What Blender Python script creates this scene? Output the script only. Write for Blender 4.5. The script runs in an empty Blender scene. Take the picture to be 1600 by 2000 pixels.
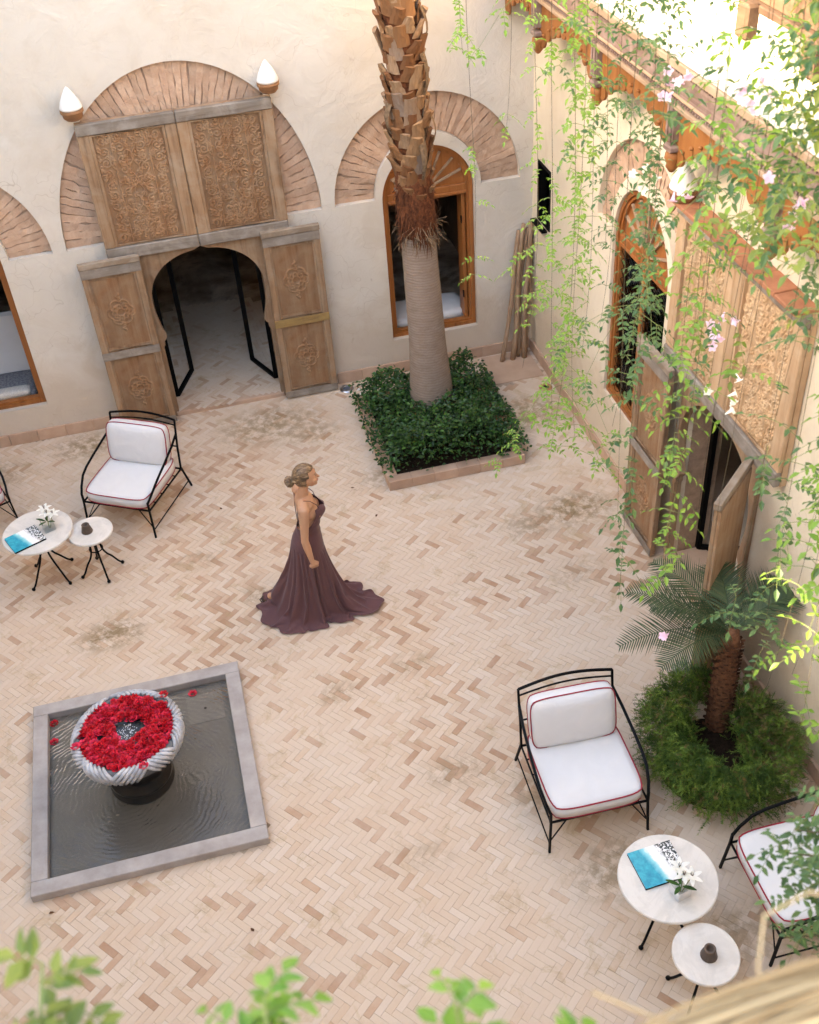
import bpy, bmesh, math, random
import numpy as np
from mathutils import Vector, Matrix, Euler
R = math.radians
PI = math.pi
rng = random.Random(7)
nrg = np.random.default_rng(7)
sc = bpy.context.scene
col = sc.collection

# ------------------------------------------------------------------ camera
CAM = Vector((0.0, 0.0, 7.7))
cam_d = bpy.data.cameras.new('camera')
cam = bpy.data.objects.new('camera', cam_d)
col.objects.link(cam)
cam.matrix_world = Matrix(((0.96752334, 0.20252772, -0.15126502, 0.0),
                           (-0.24552862, 0.61061631, -0.75290333, 0.0),
                           (-0.06011891, 0.76559143, 0.64051188, 7.7),
                           (0, 0, 0, 1)))
cam_d.sensor_fit = 'VERTICAL'
cam_d.sensor_height = 36.0
cam_d.lens = 38.7
cam_d.clip_start = 0.05
cam_d.clip_end = 400
cam_d.dof.use_dof = True
cam_d.dof.focus_distance = 9.6
cam_d.dof.aperture_fstop = 4.2
sc.camera = cam

# ------------------------------------------------------------------ light
SUN_EL, SUN_AZ = R(26), R(262)          # azimuth measured clockwise from +Y: the sun stands to the left
world = bpy.data.worlds.new('World')
sc.world = world
world.use_nodes = True
wn = world.node_tree
sky = wn.nodes.new('ShaderNodeTexSky')
sky.sky_type = 'NISHITA'
sky.sun_disc = False
sky.sun_elevation = SUN_EL
sky.sun_rotation = SUN_AZ
sky.air_density = 1.0
sky.dust_density = 2.5
sky.ozone_density = 0.6
bg = wn.nodes['Background']
bg.inputs['Strength'].default_value = 0.15
wn.links.new(sky.outputs[0], bg.inputs[0])
sun_d = bpy.data.lights.new('sun', 'SUN')
sun_d.energy = 2.9
sun_d.angle = R(0.5)
sun_d.color = (1.0, 0.86, 0.68)
sun = bpy.data.objects.new('sun', sun_d)
col.objects.link(sun)
sdir = Vector((math.sin(SUN_AZ) * math.cos(SUN_EL), math.cos(SUN_AZ) * math.cos(SUN_EL), math.sin(SUN_EL)))
sun.rotation_euler = sdir.to_track_quat('Z', 'Y').to_euler()
vs = sc.view_settings
vs.view_transform = 'Standard'
vs.look = 'None'
vs.exposure = 3.38
vs.gamma = 1.0
vs.use_curve_mapping = False
try:
    vs.use_white_balance = True
    vs.white_balance_temperature = 7250
    vs.white_balance_tint = 10
except Exception:
    pass
cy = sc.cycles
cy.use_denoising = True
cy.max_bounces = 10
cy.diffuse_bounces = 6
cy.glossy_bounces = 3
cy.transmission_bounces = 6
cy.transparent_max_bounces = 12
cy.caustics_reflective = False
cy.caustics_refractive = False
cy.sample_clamp_indirect = 6.0

# ------------------------------------------------------------------ helpers
def obj(name, me, m=None, parent=None, smooth=False, loc=None, rot=None):
    if m is not None and not me.materials:
        me.materials.append(m)
    if smooth:
        me.polygons.foreach_set('use_smooth', [True] * len(me.polygons))
    o = bpy.data.objects.new(name, me)
    col.objects.link(o)
    if parent is not None:
        o.parent = parent
    if loc is not None:
        o.location = loc
    if rot is not None:
        o.rotation_euler = rot
    return o

def tag(o, label=None, cat=None, group=None, kind=None):
    if label: o['label'] = label
    if cat: o['category'] = cat
    if group: o['group'] = group
    if kind: o['kind'] = kind
    return o

def empty(name, loc=(0, 0, 0), rz=0.0, label=None, cat=None, group=None, kind=None):
    o = bpy.data.objects.new(name, None)
    o.empty_display_size = 0.1
    col.objects.link(o)
    o.location = loc
    o.rotation_euler = (0, 0, rz)
    return tag(o, label, cat, group, kind)

def copy_tree(o, parent=None):
    c = o.copy()
    col.objects.link(c)
    c.parent = parent
    for ch in list(o.children):
        copy_tree(ch, c)
    return c

class MB:
    def __init__(s):
        s.v = []; s.f = []
    def add(s, vs_, fs_):
        n = len(s.v)
        s.v.extend([tuple(p) for p in vs_])
        s.f.extend([tuple(i + n for i in f) for f in fs_])
        return s
    def box(s, c, d, rot=None, taper=None, bev=0.0):
        x, y, z = d[0] / 2, d[1] / 2, d[2] / 2
        if bev > 0:
            b = bev
            bm = bmesh.new()
            bmesh.ops.create_cube(bm, size=1.0)
            for v in bm.verts:
                v.co = Vector((v.co.x * d[0], v.co.y * d[1], v.co.z * d[2]))
            bmesh.ops.bevel(bm, geom=bm.edges[:], offset=b, segments=1, affect='EDGES', profile=0.5)
            bm.verts.index_update()
            pts = [v.co.copy() for v in bm.verts]
            fs = [[v.index for v in f.verts] for f in bm.faces]
            bm.free()
        else:
            pts = [Vector((sx * x, sy * y, sz * z)) for sz in (-1, 1) for sy in (-1, 1) for sx in (-1, 1)]
            fs = [(0, 2, 3, 1), (4, 5, 7, 6), (0, 1, 5, 4), (2, 6, 7, 3), (0, 4, 6, 2), (1, 3, 7, 5)]
        if taper:
            for p in pts:
                if p.z > 0: p.x *= taper; p.y *= taper
        if rot is not None:
            M = rot if isinstance(rot, Matrix) else Euler(rot).to_matrix()
            pts = [M @ p for p in pts]
        c = Vector(c)
        return s.add([p + c for p in pts], fs)
    def tube(s, path, r, n=6, closed=False, caps=True, phase=0.0, up=None):
        P = [Vector(p) for p in path]
        m = len(P)
        rr = r if isinstance(r, (list, tuple)) else [r] * m
        rings = []
        prev = None
        for i in range(m):
            if closed:
                t = P[(i + 1) % m] - P[i - 1]
            else:
                t = P[min(i + 1, m - 1)] - P[max(i - 1, 0)]
            if t.length < 1e-9: t = Vector((0, 0, 1))
            t.normalize()
            if prev is None:
                a = Vector(up) if up else (Vector((0, 0, 1)) if abs(t.z) < 0.9 else Vector((1, 0, 0)))
                u = (a - t * a.dot(t)).normalized()
            else:
                u = prev - t * prev.dot(t)
                u = u.normalized() if u.length > 1e-6 else t.orthogonal().normalized()
            prev = u
            w = t.cross(u)
            rings.append([P[i] + (u * math.cos(2 * PI * k / n + phase) + w * math.sin(2 * PI * k / n + phase)) * rr[i] for k in range(n)])
        vs_ = [p for rg in rings for p in rg]
        fs = []
        for i in range(m if closed else m - 1):
            a, b = i * n, ((i + 1) % m) * n
            for k in range(n):
                k2 = (k + 1) % n
                fs.append((a + k, a + k2, b + k2, b + k))
        if caps and not closed:
            fs.append(tuple(range(n - 1, -1, -1)))
            fs.append(tuple((m - 1) * n + k for k in range(n)))
        return s.add(vs_, fs)
    def lathe(s, prof, n=32, c=(0, 0, 0), cap0=False, cap1=False):
        vs_ = [(c[0] + r * math.cos(2 * PI * k / n), c[1] + r * math.sin(2 * PI * k / n), c[2] + z) for r, z in prof for k in range(n)]
        fs = [(i * n + k, i * n + (k + 1) % n, (i + 1) * n + (k + 1) % n, (i + 1) * n + k) for i in range(len(prof) - 1) for k in range(n)]
        if cap0: fs.append(tuple(range(n - 1, -1, -1)))
        if cap1: fs.append(tuple((len(prof) - 1) * n + k for k in range(n)))
        return s.add(vs_, fs)
    def prism(s, poly, y0, y1):
        """poly in (x, z), extruded along y"""
        n = len(poly)
        vs_ = [(p[0], y0, p[1]) for p in poly] + [(p[0], y1, p[1]) for p in poly]
        fs = [tuple(range(n)), tuple(range(2 * n - 1, n - 1, -1))]
        fs += [(i, i + n, (i + 1) % n + n, (i + 1) % n) for i in range(n)]
        return s.add(vs_, fs)
    def mesh(s, name='m'):
        me = bpy.data.meshes.new(name)
        me.from_pydata(s.v, [], s.f)
        me.update()
        return me
    def build(s, name, m=None, parent=None, smooth=False, loc=None, rot=None, fix=True):
        me = s.mesh(name)
        if fix:
            bm = bmesh.new(); bm.from_mesh(me)
            bmesh.ops.recalc_face_normals(bm, faces=bm.faces)
            bm.to_mesh(me); bm.free()
        return obj(name, me, m, parent, smooth, loc, rot)

def sheet(name, loops, m, parent, y0, y1, loc=None, rot=None):
    """a slab in the x,z plane with holes; loops[0] is the outline, others are holes"""
    bm = bmesh.new()
    edges = []
    for lp in loops:
        vs_ = [bm.verts.new((p[0], y0, p[1])) for p in lp]
        edges += [bm.edges.new((vs_[i], vs_[(i + 1) % len(vs_)])) for i in range(len(vs_))]
    bmesh.ops.triangle_fill(bm, use_beauty=True, use_dissolve=False, edges=edges)
    ex = bmesh.ops.extrude_face_region(bm, geom=bm.faces[:])
    for v in [g for g in ex['geom'] if isinstance(g, bmesh.types.BMVert)]:
        v.co.y = y1
    bmesh.ops.recalc_face_normals(bm, faces=bm.faces)
    me = bpy.data.meshes.new(name)
    bm.to_mesh(me); bm.free()
    return obj(name, me, m, parent, False, loc, rot)

def arch_loop(cx, sill, spring, rx, rz, n=28, sill2=None):
    pts = [(cx - rx, sill), (cx + rx, sill)]
    pts += [(cx + rx * math.cos(PI * k / n), spring + rz * math.sin(PI * k / n)) for k in range(n + 1)]
    return pts

# value noise used to vary pieces
_g = nrg.random((64, 64))
def vnoise(x, y):
    xi, yi = math.floor(x), math.floor(y)
    fx, fy = x - xi, y - yi
    fx = fx * fx * (3 - 2 * fx); fy = fy * fy * (3 - 2 * fy)
    g = lambda a, b: _g[a % 64, b % 64]
    return (g(xi, yi) * (1 - fx) + g(xi + 1, yi) * fx) * (1 - fy) + (g(xi, yi + 1) * (1 - fx) + g(xi + 1, yi + 1) * fx) * fy

# ------------------------------------------------------------------ materials
class NT:
    def __init__(s, name):
        s.m = bpy.data.materials.new(name)
        s.m.use_nodes = True
        s.t = s.m.node_tree
        s.p = s.t.nodes['Principled BSDF']
        s.out = s.t.nodes['Material Output']
    def n(s, typ, **kw):
        nd = s.t.nodes.new(typ)
        for k, v in kw.items():
            setattr(nd, k, v)
        return nd
    def l(s, a, b):
        s.t.links.new(a, b); return s
    def coord(s, which='pos', scale=(1, 1, 1)):
        if which == 'pos':
            o = s.n('ShaderNodeNewGeometry').outputs['Position']
        else:
            o = s.n('ShaderNodeTexCoord').outputs['Object']
        mp = s.n('ShaderNodeMapping')
        mp.inputs['Scale'].default_value = scale
        s.l(o, mp.inputs[0])
        return mp.outputs[0]
    def noise(s, co, scale, detail=4, rough=0.55, dist=0.0):
        nd = s.n('ShaderNodeTexNoise')
        nd.inputs['Scale'].default_value = scale
        nd.inputs['Detail'].default_value = detail
        nd.inputs['Roughness'].default_value = rough
        nd.inputs['Distortion'].default_value = dist
        s.l(co, nd.inputs['Vector'])
        return nd.outputs[0]
    def ramp(s, fac, stops):
        r = s.n('ShaderNodeValToRGB')
        el = r.color_ramp.elements
        while len(el) < len(stops): el.new(0.5)
        for e, (p, c) in zip(el, stops):
            e.position = p
            e.color = (c[0], c[1], c[2], 1) if not isinstance(c, (int, float)) else (c, c, c, 1)
        s.l(fac, r.inputs[0])
        return r.outputs[0]
    def mix(s, fac, a, b, mode='MIX'):
        nd = s.n('ShaderNodeMix', data_type='RGBA', blend_type=mode)
        for sk, v in ((nd.inputs[0], fac), (nd.inputs[6], a), (nd.inputs[7], b)):
            if isinstance(v, bpy.types.NodeSocket): s.l(v, sk)
            elif isinstance(v, (int, float)) and sk == nd.inputs[0]: sk.default_value = v
            else: sk.default_value = (v[0], v[1], v[2], 1)
        return nd.outputs[2]
    def math(s, op, a, b=None, clamp=False):
        nd = s.n('ShaderNodeMath', operation=op, use_clamp=clamp)
        for i, v in enumerate((a, b)):
            if v is None: continue
            if isinstance(v, bpy.types.NodeSocket): s.l(v, nd.inputs[i])
            else: nd.inputs[i].default_value = v
        return nd.outputs[0]
    def bump(s, h, strength=0.3, dist=0.01, prev=None):
        b = s.n('ShaderNodeBump')
        b.inputs['Strength'].default_value = strength
        b.inputs['Distance'].default_value = dist
        s.l(h, b.inputs['Height'])
        if prev is not None: s.l(prev, b.inputs['Normal'])
        return b.outputs[0]
    def done(s, color=None, rough=0.8, normal=None, spec=None, metal=None):
        if color is not None:
            if isinstance(color, bpy.types.NodeSocket): s.l(color, s.p.inputs['Base Color'])
            else: s.p.inputs['Base Color'].default_value = (*color, 1)
        if isinstance(rough, bpy.types.NodeSocket): s.l(rough, s.p.inputs['Roughness'])
        else: s.p.inputs['Roughness'].default_value = rough
        if normal is not None: s.l(normal, s.p.inputs['Normal'])
        if spec is not None: s.p.inputs['Specular IOR Level'].default_value = spec
        if metal is not None: s.p.inputs['Metallic'].default_value = metal
        return s.m
    def island(s, color, amount=0.25):
        rnd = s.n('ShaderNodeNewGeometry').outputs['Random Per Island']
        oi = s.n('ShaderNodeObjectInfo').outputs['Random']
        v = s.math('FRACT', s.math('ADD', rnd, oi))
        hs = s.n('ShaderNodeHueSaturation')
        s.l(s.math('ADD', s.math('MULTIPLY', v, 2 * amount), 1 - amount), hs.inputs['Value'])
        s.l(color, hs.inputs['Color'])
        return hs.outputs[0]

def m_plaster(name, a, b, stain, sc_=1.0):
    t = NT(name)
    co = t.coord()
    n1 = t.noise(co, 0.9 * sc_, 6, 0.6, 0.3)
    c = t.ramp(n1, [(0.3, a), (0.7, b)])
    n2 = t.noise(co, 2.3 * sc_, 8, 0.65, 0.8)
    c = t.mix(t.math('MULTIPLY', t.ramp(n2, [(0.50, 0.0), (0.75, 1.0)]), 0.5), c, stain)
    n3 = t.noise(co, 22, 5)
    # hairline cracks
    vo = t.n('ShaderNodeTexVoronoi', feature='DISTANCE_TO_EDGE')
    vo.inputs['Scale'].default_value = 1.3
    wp = t.n('ShaderNodeVectorMath', operation='ADD')
    nz = t.n('ShaderNodeTexNoise'); nz.inputs['Scale'].default_value = 3.0
    t.l(co, nz.inputs['Vector']); t.l(co, wp.inputs[0]); t.l(nz.outputs['Color'], wp.inputs[1])
    t.l(wp.outputs[0], vo.inputs['Vector'])
    crack = t.math('MULTIPLY', t.ramp(vo.outputs['Distance'], [(0.0, 1.0), (0.006, 0.0)]), t.ramp(t.noise(co, 0.7, 2), [(0.45, 0.0), (0.6, 0.6)]))
    c = t.mix(crack, c, (0.42, 0.34, 0.26))
    # splash and rising damp near the ground, with an uneven edge
    pz = t.n('ShaderNodeSeparateXYZ'); t.l(t.n('ShaderNodeNewGeometry').outputs['Position'], pz.inputs[0])
    hh = t.math('ADD', pz.outputs[2], t.math('MULTIPLY', n2, -1.2))
    damp = t.ramp(hh, [(0.0, 0.45), (0.6, 0.0)])
    c = t.mix(damp, c, (0.50, 0.37, 0.25))
    nb = t.bump(t.noise(co, 2.6, 7, 0.62, 0.6), 0.6, 0.04)
    nb = t.bump(n3, 0.18, 0.006, nb)
    return t.done(c, 0.9, nb, 0.2)

def m_wood(name, a, b, dark, axis=2, scale=1.0, rough=0.75, grain=1.0, worn=None, coords='obj'):
    t = NT(name)
    sv = [14 * scale, 14 * scale, 14 * scale]
    sv[axis] = 0.9 * scale
    co = t.coord(coords, tuple(sv))
    n1 = t.noise(co, 1.0, 8, 0.65, 0.6)
    c = t.ramp(n1, [(0.25, dark), (0.45, a), (0.72, b)])
    co2 = t.coord(coords)
    n2 = t.noise(co2, 5 * scale, 6, 0.6, 0.4)
    c = t.mix(t.math('MULTIPLY', t.ramp(n2, [(0.45, 0.0), (0.7, 1.0)]), 0.5), c, worn or b)
    n4 = t.noise(co2, 2.2, 3)
    c = t.mix(t.math('MULTIPLY', t.ramp(n4, [(0.5, 0.0), (0.75, 1.0)]), 0.35), c, dark)
    c = t.island(c, 0.10)
    nb = t.bump(n1, 0.35 * grain, 0.006)
    return t.done(c, rough, nb, 0.3)

def m_floor(name, indiv):
    t = NT(name)
    at = t.n('ShaderNodeAttribute', attribute_name='tone', attribute_type='OBJECT' if indiv else 'GEOMETRY')
    st = t.n('ShaderNodeAttribute', attribute_name='stain', attribute_type='OBJECT' if indiv else 'GEOMETRY')
    co = t.coord()
    c = t.ramp(at.outputs['Fac'], [(0.0, (0.62, 0.505, 0.40)), (0.25, (0.585, 0.45, 0.332)), (0.55, (0.55, 0.395, 0.272)), (0.8, (0.475, 0.305, 0.192)), (1.0, (0.37, 0.205, 0.115))])
    n1 = t.noise(co, 9, 6, 0.65)
    keepd = t.math('SUBTRACT', 1.0, t.math('MULTIPLY', at.outputs['Fac'], 0.55))
    c = t.mix(t.math('MULTIPLY', t.math('MULTIPLY', t.ramp(n1, [(0.35, 0.0), (0.7, 1.0)]), 0.42), keepd), c, (0.61, 0.505, 0.41))
    n2 = t.noise(co, 1.1, 7, 0.7, 0.5)
    c = t.mix(t.math('MULTIPLY', t.math('MULTIPLY', t.ramp(n2, [(0.42, 0.0), (0.62, 1.0)]), 0.92), keepd), c, (0.60, 0.48, 0.37))
    n3 = t.noise(co, 3.4, 10, 0.72, 0.6)
    blot = t.math('MULTIPLY', t.ramp(n3, [(0.55, 0.0), (0.66, 1.0)]), 0.55)
    c = t.mix(blot, c, (0.40, 0.285, 0.15))
    sm = t.math('MULTIPLY', st.outputs['Fac'], t.ramp(t.noise(co, 9, 9, 0.72), [(0.42, 0.0), (0.56, 1.0)]))
    c = t.mix(t.math('MULTIPLY', sm, 1.0, True), c, (0.24, 0.165, 0.08))
    n4 = t.noise(co, 60, 4)
    c = t.mix(t.math('MULTIPLY', n4, 0.12), c, (0.30, 0.22, 0.15))
    nb = t.bump(t.noise(co, 30, 5, 0.6), 0.25, 0.004)
    return t.done(c, t.ramp(n1, [(0.3, 0.62), (0.7, 0.82)]), nb, 0.3)

def m_simple(name, base, rough=0.7, var=0.12, scale=8.0, bump=0.15, bscale=30, spec=0.3, metal=0.0, island=0.0, b2=None, coords='obj', bd=0.004):
    t = NT(name)
    co = t.coord(coords)
    n = t.noise(co, scale, 5, 0.6)
    d = b2 or tuple(max(0.0, x * (1 - 2.2 * var)) for x in base)
    c = t.ramp(n, [(0.3, d), (0.68, base)])
    if island: c = t.island(c, island)
    nb = t.bump(t.noise(co, bscale, 4), bump, bd) if bump else None
    return t.done(c, rough, nb, spec, metal)

def m_leaf(name, base, base2, trans=0.35, rough=0.45, clump=0.0):
    t = NT(name)
    rnd = t.n('ShaderNodeNewGeometry').outputs['Random Per Island']
    c = t.ramp(rnd, [(0.0, base), (1.0, base2)])
    c = t.mix(t.math('MULTIPLY', t.noise(t.coord(), 3.0, 2), 0.4), c, base)
    if clump:  # dark noise patches put shadow between clumps into the leaf colour
        c = t.mix(t.math('MULTIPLY', t.ramp(t.noise(t.coord(), 7.5, 3), [(0.42, 1.0), (0.6, 0.0)]), clump), c, tuple(x * .45 for x in base))
    t.done(c, rough, None, 0.35)
    tr = t.n('ShaderNodeBsdfTranslucent')
    hs = t.n('ShaderNodeHueSaturation'); hs.inputs['Value'].default_value = 1.5; hs.inputs['Saturation'].default_value = 1.1
    t.l(c, hs.inputs['Color']); t.l(hs.outputs[0], tr.inputs[0])
    mx = t.n('ShaderNodeMixShader'); mx.inputs[0].default_value = trans
    t.l(t.p.outputs[0], mx.inputs[1]); t.l(tr.outputs[0], mx.inputs[2]); t.l(mx.outputs[0], t.out.inputs[0])
    return t.m

M = {}
M['plaster'] = m_plaster('plaster', (0.655, 0.595, 0.515), (0.60, 0.535, 0.45), (0.52, 0.435, 0.34))
M['plaster_bounce'] = m_plaster('plaster_bounce', (0.73, 0.635, 0.495), (0.68, 0.58, 0.435), (0.58, 0.46, 0.32))  # back wall plaster made lighter and yellower; bounced sunlight put into the colour
M['plaster_white'] = m_plaster('plaster_white', (0.74, 0.69, 0.60), (0.70, 0.64, 0.55), (0.60, 0.52, 0.42))
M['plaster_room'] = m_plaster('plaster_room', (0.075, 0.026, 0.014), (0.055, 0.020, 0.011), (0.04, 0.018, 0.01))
M['floor_piece'] = m_floor('floor_piece', True)
M['floor_mass'] = m_floor('floor_mass', False)
def m_bedding():
    t = NT('bedding')
    co = t.coord()
    n1 = t.noise(co, 3.2, 5, 0.6)
    c = t.ramp(n1, [(0.3, (0.17, 0.11, 0.065)), (0.68, (0.44, 0.34, 0.25))])
    n2 = t.noise(co, 1.1, 7, 0.7, 0.5)          # worn, mortar-washed patches share this noise with the bricks
    c = t.mix(t.ramp(n2, [(0.45, 0.0), (0.6, 1.0)]), c, (0.60, 0.49, 0.385))
    return t.done(c, 0.95, t.bump(t.noise(co, 60, 4), 0.3, 0.004), 0.2)
M['bedding'] = m_bedding()
M['arch_brick'] = m_simple('arch_brick', (0.55, 0.385, 0.275), 0.92, 0.10, 9, 0.8, 28, 0.15, island=0.12, b2=(0.45, 0.285, 0.19), coords='pos', bd=0.012)
M['mortar'] = m_simple('mortar', (0.46, 0.31, 0.215), 0.95, 0.18, 14, 0.8, 30, 0.1, coords='pos', bd=0.012)
M['skirting'] = m_simple('skirting', (0.52, 0.35, 0.245), 0.8, 0.12, 6, 0.25, 30, 0.25, island=0.1, b2=(0.43, 0.28, 0.19), coords='pos')
M['terracotta'] = m_simple('terracotta', (0.40, 0.17, 0.09), 0.8, 0.15, 8, 0.3, 30, 0.2, island=0.15, coords='pos')
M['wood_old'] = m_wood('wood_old', (0.29, 0.170, 0.092), (0.38, 0.25, 0.15), (0.12, 0.062, 0.032), 2, 1.0, 0.8, 1.4, (0.40, 0.315, 0.225))
M['wood_old_x'] = m_wood('wood_old_x', (0.24, 0.175, 0.12), (0.31, 0.245, 0.18), (0.11, 0.072, 0.046), 0, 1.0, 0.82, 1.2, (0.46, 0.40, 0.33))
M['wood_relief'] = m_wood('wood_relief', (0.30, 0.155, 0.075), (0.39, 0.24, 0.135), (0.15, 0.066, 0.028), 2, 0.8, 0.78, 0.9, (0.42, 0.31, 0.20))
M['wood_grey'] = m_wood('wood_grey', (0.20, 0.16, 0.125), (0.27, 0.23, 0.19), (0.10, 0.072, 0.052), 0, 1.2, 0.85, 1.3, (0.42, 0.38, 0.33))
M['wood_yellow'] = m_wood('wood_yellow', (0.33, 0.21, 0.075), (0.42, 0.27, 0.10), (0.12, 0.07, 0.035), 0, 2.2, 0.8, 1.3, (0.22, 0.13, 0.06))
M['wood_window'] = m_wood('wood_window', (0.30, 0.105, 0.028), (0.38, 0.145, 0.045), (0.17, 0.052, 0.014), 2, 1.0, 0.38, 0.5, (0.36, 0.13, 0.04))
M['wood_fringe'] = m_wood('wood_fringe', (0.25, 0.092, 0.024), (0.32, 0.13, 0.038), (0.13, 0.042, 0.011), 2, 0.8, 0.6, 0.6, (0.30, 0.12, 0.036), coords='pos')
M['wood_beam'] = m_wood('wood_beam', (0.20, 0.125, 0.098), (0.28, 0.195, 0.16), (0.09, 0.05, 0.038), 1, 0.8, 0.8, 1.0, (0.44, 0.34, 0.27), coords='pos')
M['wood_dark'] = m_wood('wood_dark', (0.10, 0.055, 0.03), (0.14, 0.085, 0.05), (0.05, 0.025, 0.014), 1, 0.8, 0.8, 0.8, coords='pos')
M['wood_trim'] = m_wood('wood_trim', (0.33, 0.215, 0.13), (0.42, 0.30, 0.20), (0.18, 0.105, 0.055), 1, 0.8, 0.75, 0.8, (0.52, 0.38, 0.26), coords='pos')
M['wood_pole'] = m_wood('wood_pole', (0.30, 0.185, 0.11), (0.42, 0.29, 0.19), (0.13, 0.075, 0.045), 2, 1.4, 0.85, 1.3)
M['iron'] = m_simple('iron', (0.0025, 0.0025, 0.003), 0.5, 0.2, 20, 0.2, 80, 0.12)
M['iron_dark'] = m_simple('iron_dark', (0.002, 0.002, 0.002), 0.6, 0.2, 20, 0.1, 80, 0.1)
M['void'] = m_simple('void', (0.006, 0.005, 0.005), 0.7, 0.2, 20, 0, 80, 0.2)
def worn_lit_relief(m):  # raised carving lighter, recesses darker: wear plus highlight and shade put into colour
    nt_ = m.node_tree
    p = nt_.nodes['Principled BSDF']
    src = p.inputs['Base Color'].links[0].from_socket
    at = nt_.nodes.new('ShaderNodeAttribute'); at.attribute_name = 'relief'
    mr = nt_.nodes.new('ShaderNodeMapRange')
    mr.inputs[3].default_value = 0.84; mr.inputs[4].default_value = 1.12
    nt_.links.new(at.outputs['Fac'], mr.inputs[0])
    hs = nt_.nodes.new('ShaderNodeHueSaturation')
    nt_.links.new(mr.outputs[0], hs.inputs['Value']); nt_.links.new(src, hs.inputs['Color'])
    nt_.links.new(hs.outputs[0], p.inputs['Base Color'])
worn_lit_relief(M['wood_relief'])
def m_cloth(name, base, rough=0.92, wr=0.75):
    t = NT(name)
    co = t.coord('obj')
    n1 = t.noise(co, 5, 3, 0.5, 0.6)
    c = t.ramp(n1, [(0.3, tuple(x * 0.95 for x in base)), (0.7, base)])
    nb = t.bump(n1, wr, 0.02)
    nb = t.bump(t.noise(co, 320, 2), 0.12, 0.001, nb)
    m = t.done(c, rough, nb, 0.15)
    t.p.inputs['Sheen Weight'].default_value = 0.15
    return m
M['cushion'] = m_cloth('cushion', (0.65, 0.635, 0.625))
M['piping'] = m_simple('piping', (0.33, 0.03, 0.045), 0.8, 0.1, 30, 0.1, 90)
M['dress'] = m_cloth('dress', (0.120, 0.055, 0.055), 0.7, 0.35)
M['dress'].node_tree.nodes['Principled BSDF'].inputs['Sheen Weight'].default_value = 0.12
M['skin'] = m_simple('skin', (0.52, 0.275, 0.155), 0.48, 0.06, 8, 0.05, 120, 0.4)
M['skin'].node_tree.nodes['Principled BSDF'].inputs['Subsurface Weight'].default_value = 0.12
M['skin'].node_tree.nodes['Principled BSDF'].inputs['Subsurface Radius'].default_value = (0.02, 0.008, 0.004)
M['eye_dark'] = m_simple('eye_dark', (0.03, 0.018, 0.012), 0.4, 0.1, 20, 0)
M['lip'] = m_simple('lip', (0.42, 0.13, 0.10), 0.4, 0.1, 20, 0)
def m_hair():
    t = NT('hair')
    co = t.coord('obj', (6, 40, 40))
    n1 = t.noise(co, 1.6, 5, 0.6, 0.5)
    c = t.ramp(n1, [(0.28, (0.035, 0.021, 0.012)), (0.48, (0.14, 0.080, 0.040)), (0.68, (0.42, 0.27, 0.145))])
    return t.done(c, 0.42, t.bump(n1, 0.7, 0.01), 0.4)
M['hair'] = m_hair()
M['shoe'] = m_simple('shoe', (0.09, 0.05, 0.035), 0.4, 0.1, 20, 0)
def m_marble():
    t = NT('table_marble')
    co = t.coord('obj')
    n1 = t.noise(co, 4.5, 8, 0.6, 1.6)
    c = t.ramp(n1, [(0.40, (0.70, 0.635, 0.55)), (0.50, (0.76, 0.70, 0.62)), (0.54, (0.80, 0.75, 0.68))])
    vein = t.ramp(t.noise(co, 2.2, 7, 0.6, 2.0), [(0.485, 0.0), (0.5, 0.22), (0.515, 0.0)])
    c = t.mix(vein, c, (0.55, 0.47, 0.38))
    return t.done(c, 0.33, None, 0.4)
M['marble'] = m_marble()
for _e, _k in zip([n for n in M['marble'].node_tree.nodes if n.type == 'VALTORGB'][0].color_ramp.elements, (.60, .65, .68)):
    _e.color = (_k, _k * .925, _k * .83, 1)
M['concrete'] = m_simple('concrete', (0.43, 0.385, 0.355), 0.75, 0.10, 4.5, 0.35, 40, 0.3, b2=(0.29, 0.25, 0.225), coords='pos')
M['pool_bed'] = m_simple('pool_bed', (0.185, 0.172, 0.155), 0.8, 0.12, 2.5, 0.15, 30, 0.3, b2=(0.135, 0.127, 0.115), coords='pos')
M['hatch'] = m_simple('hatch', (0.215, 0.20, 0.18), 0.7, 0.10, 6, 0.15, 30, 0.3, coords='pos')
def m_stone_rim():
    t = NT('carved_stone')
    co = t.coord('obj')
    n1 = t.noise(co, 14, 6, 0.65)
    c = t.ramp(n1, [(0.3, (0.26, 0.255, 0.26)), (0.55, (0.46, 0.45, 0.46)), (0.75, (0.60, 0.59, 0.60))])
    return t.done(c, 0.38, t.bump(t.noise(co, 60, 4), 0.3, 0.004), 0.5)
M['stone_rim'] = m_stone_rim()
M['stone_mid'] = m_simple('stone_mid', (0.13, 0.125, 0.125), 0.4, 0.2, 9, 0.4, 30, 0.4)
M['stone_dark'] = m_simple('stone_dark', (0.017, 0.014, 0.012), 0.35, 0.25, 9, 0.5, 30, 0.25)
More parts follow.
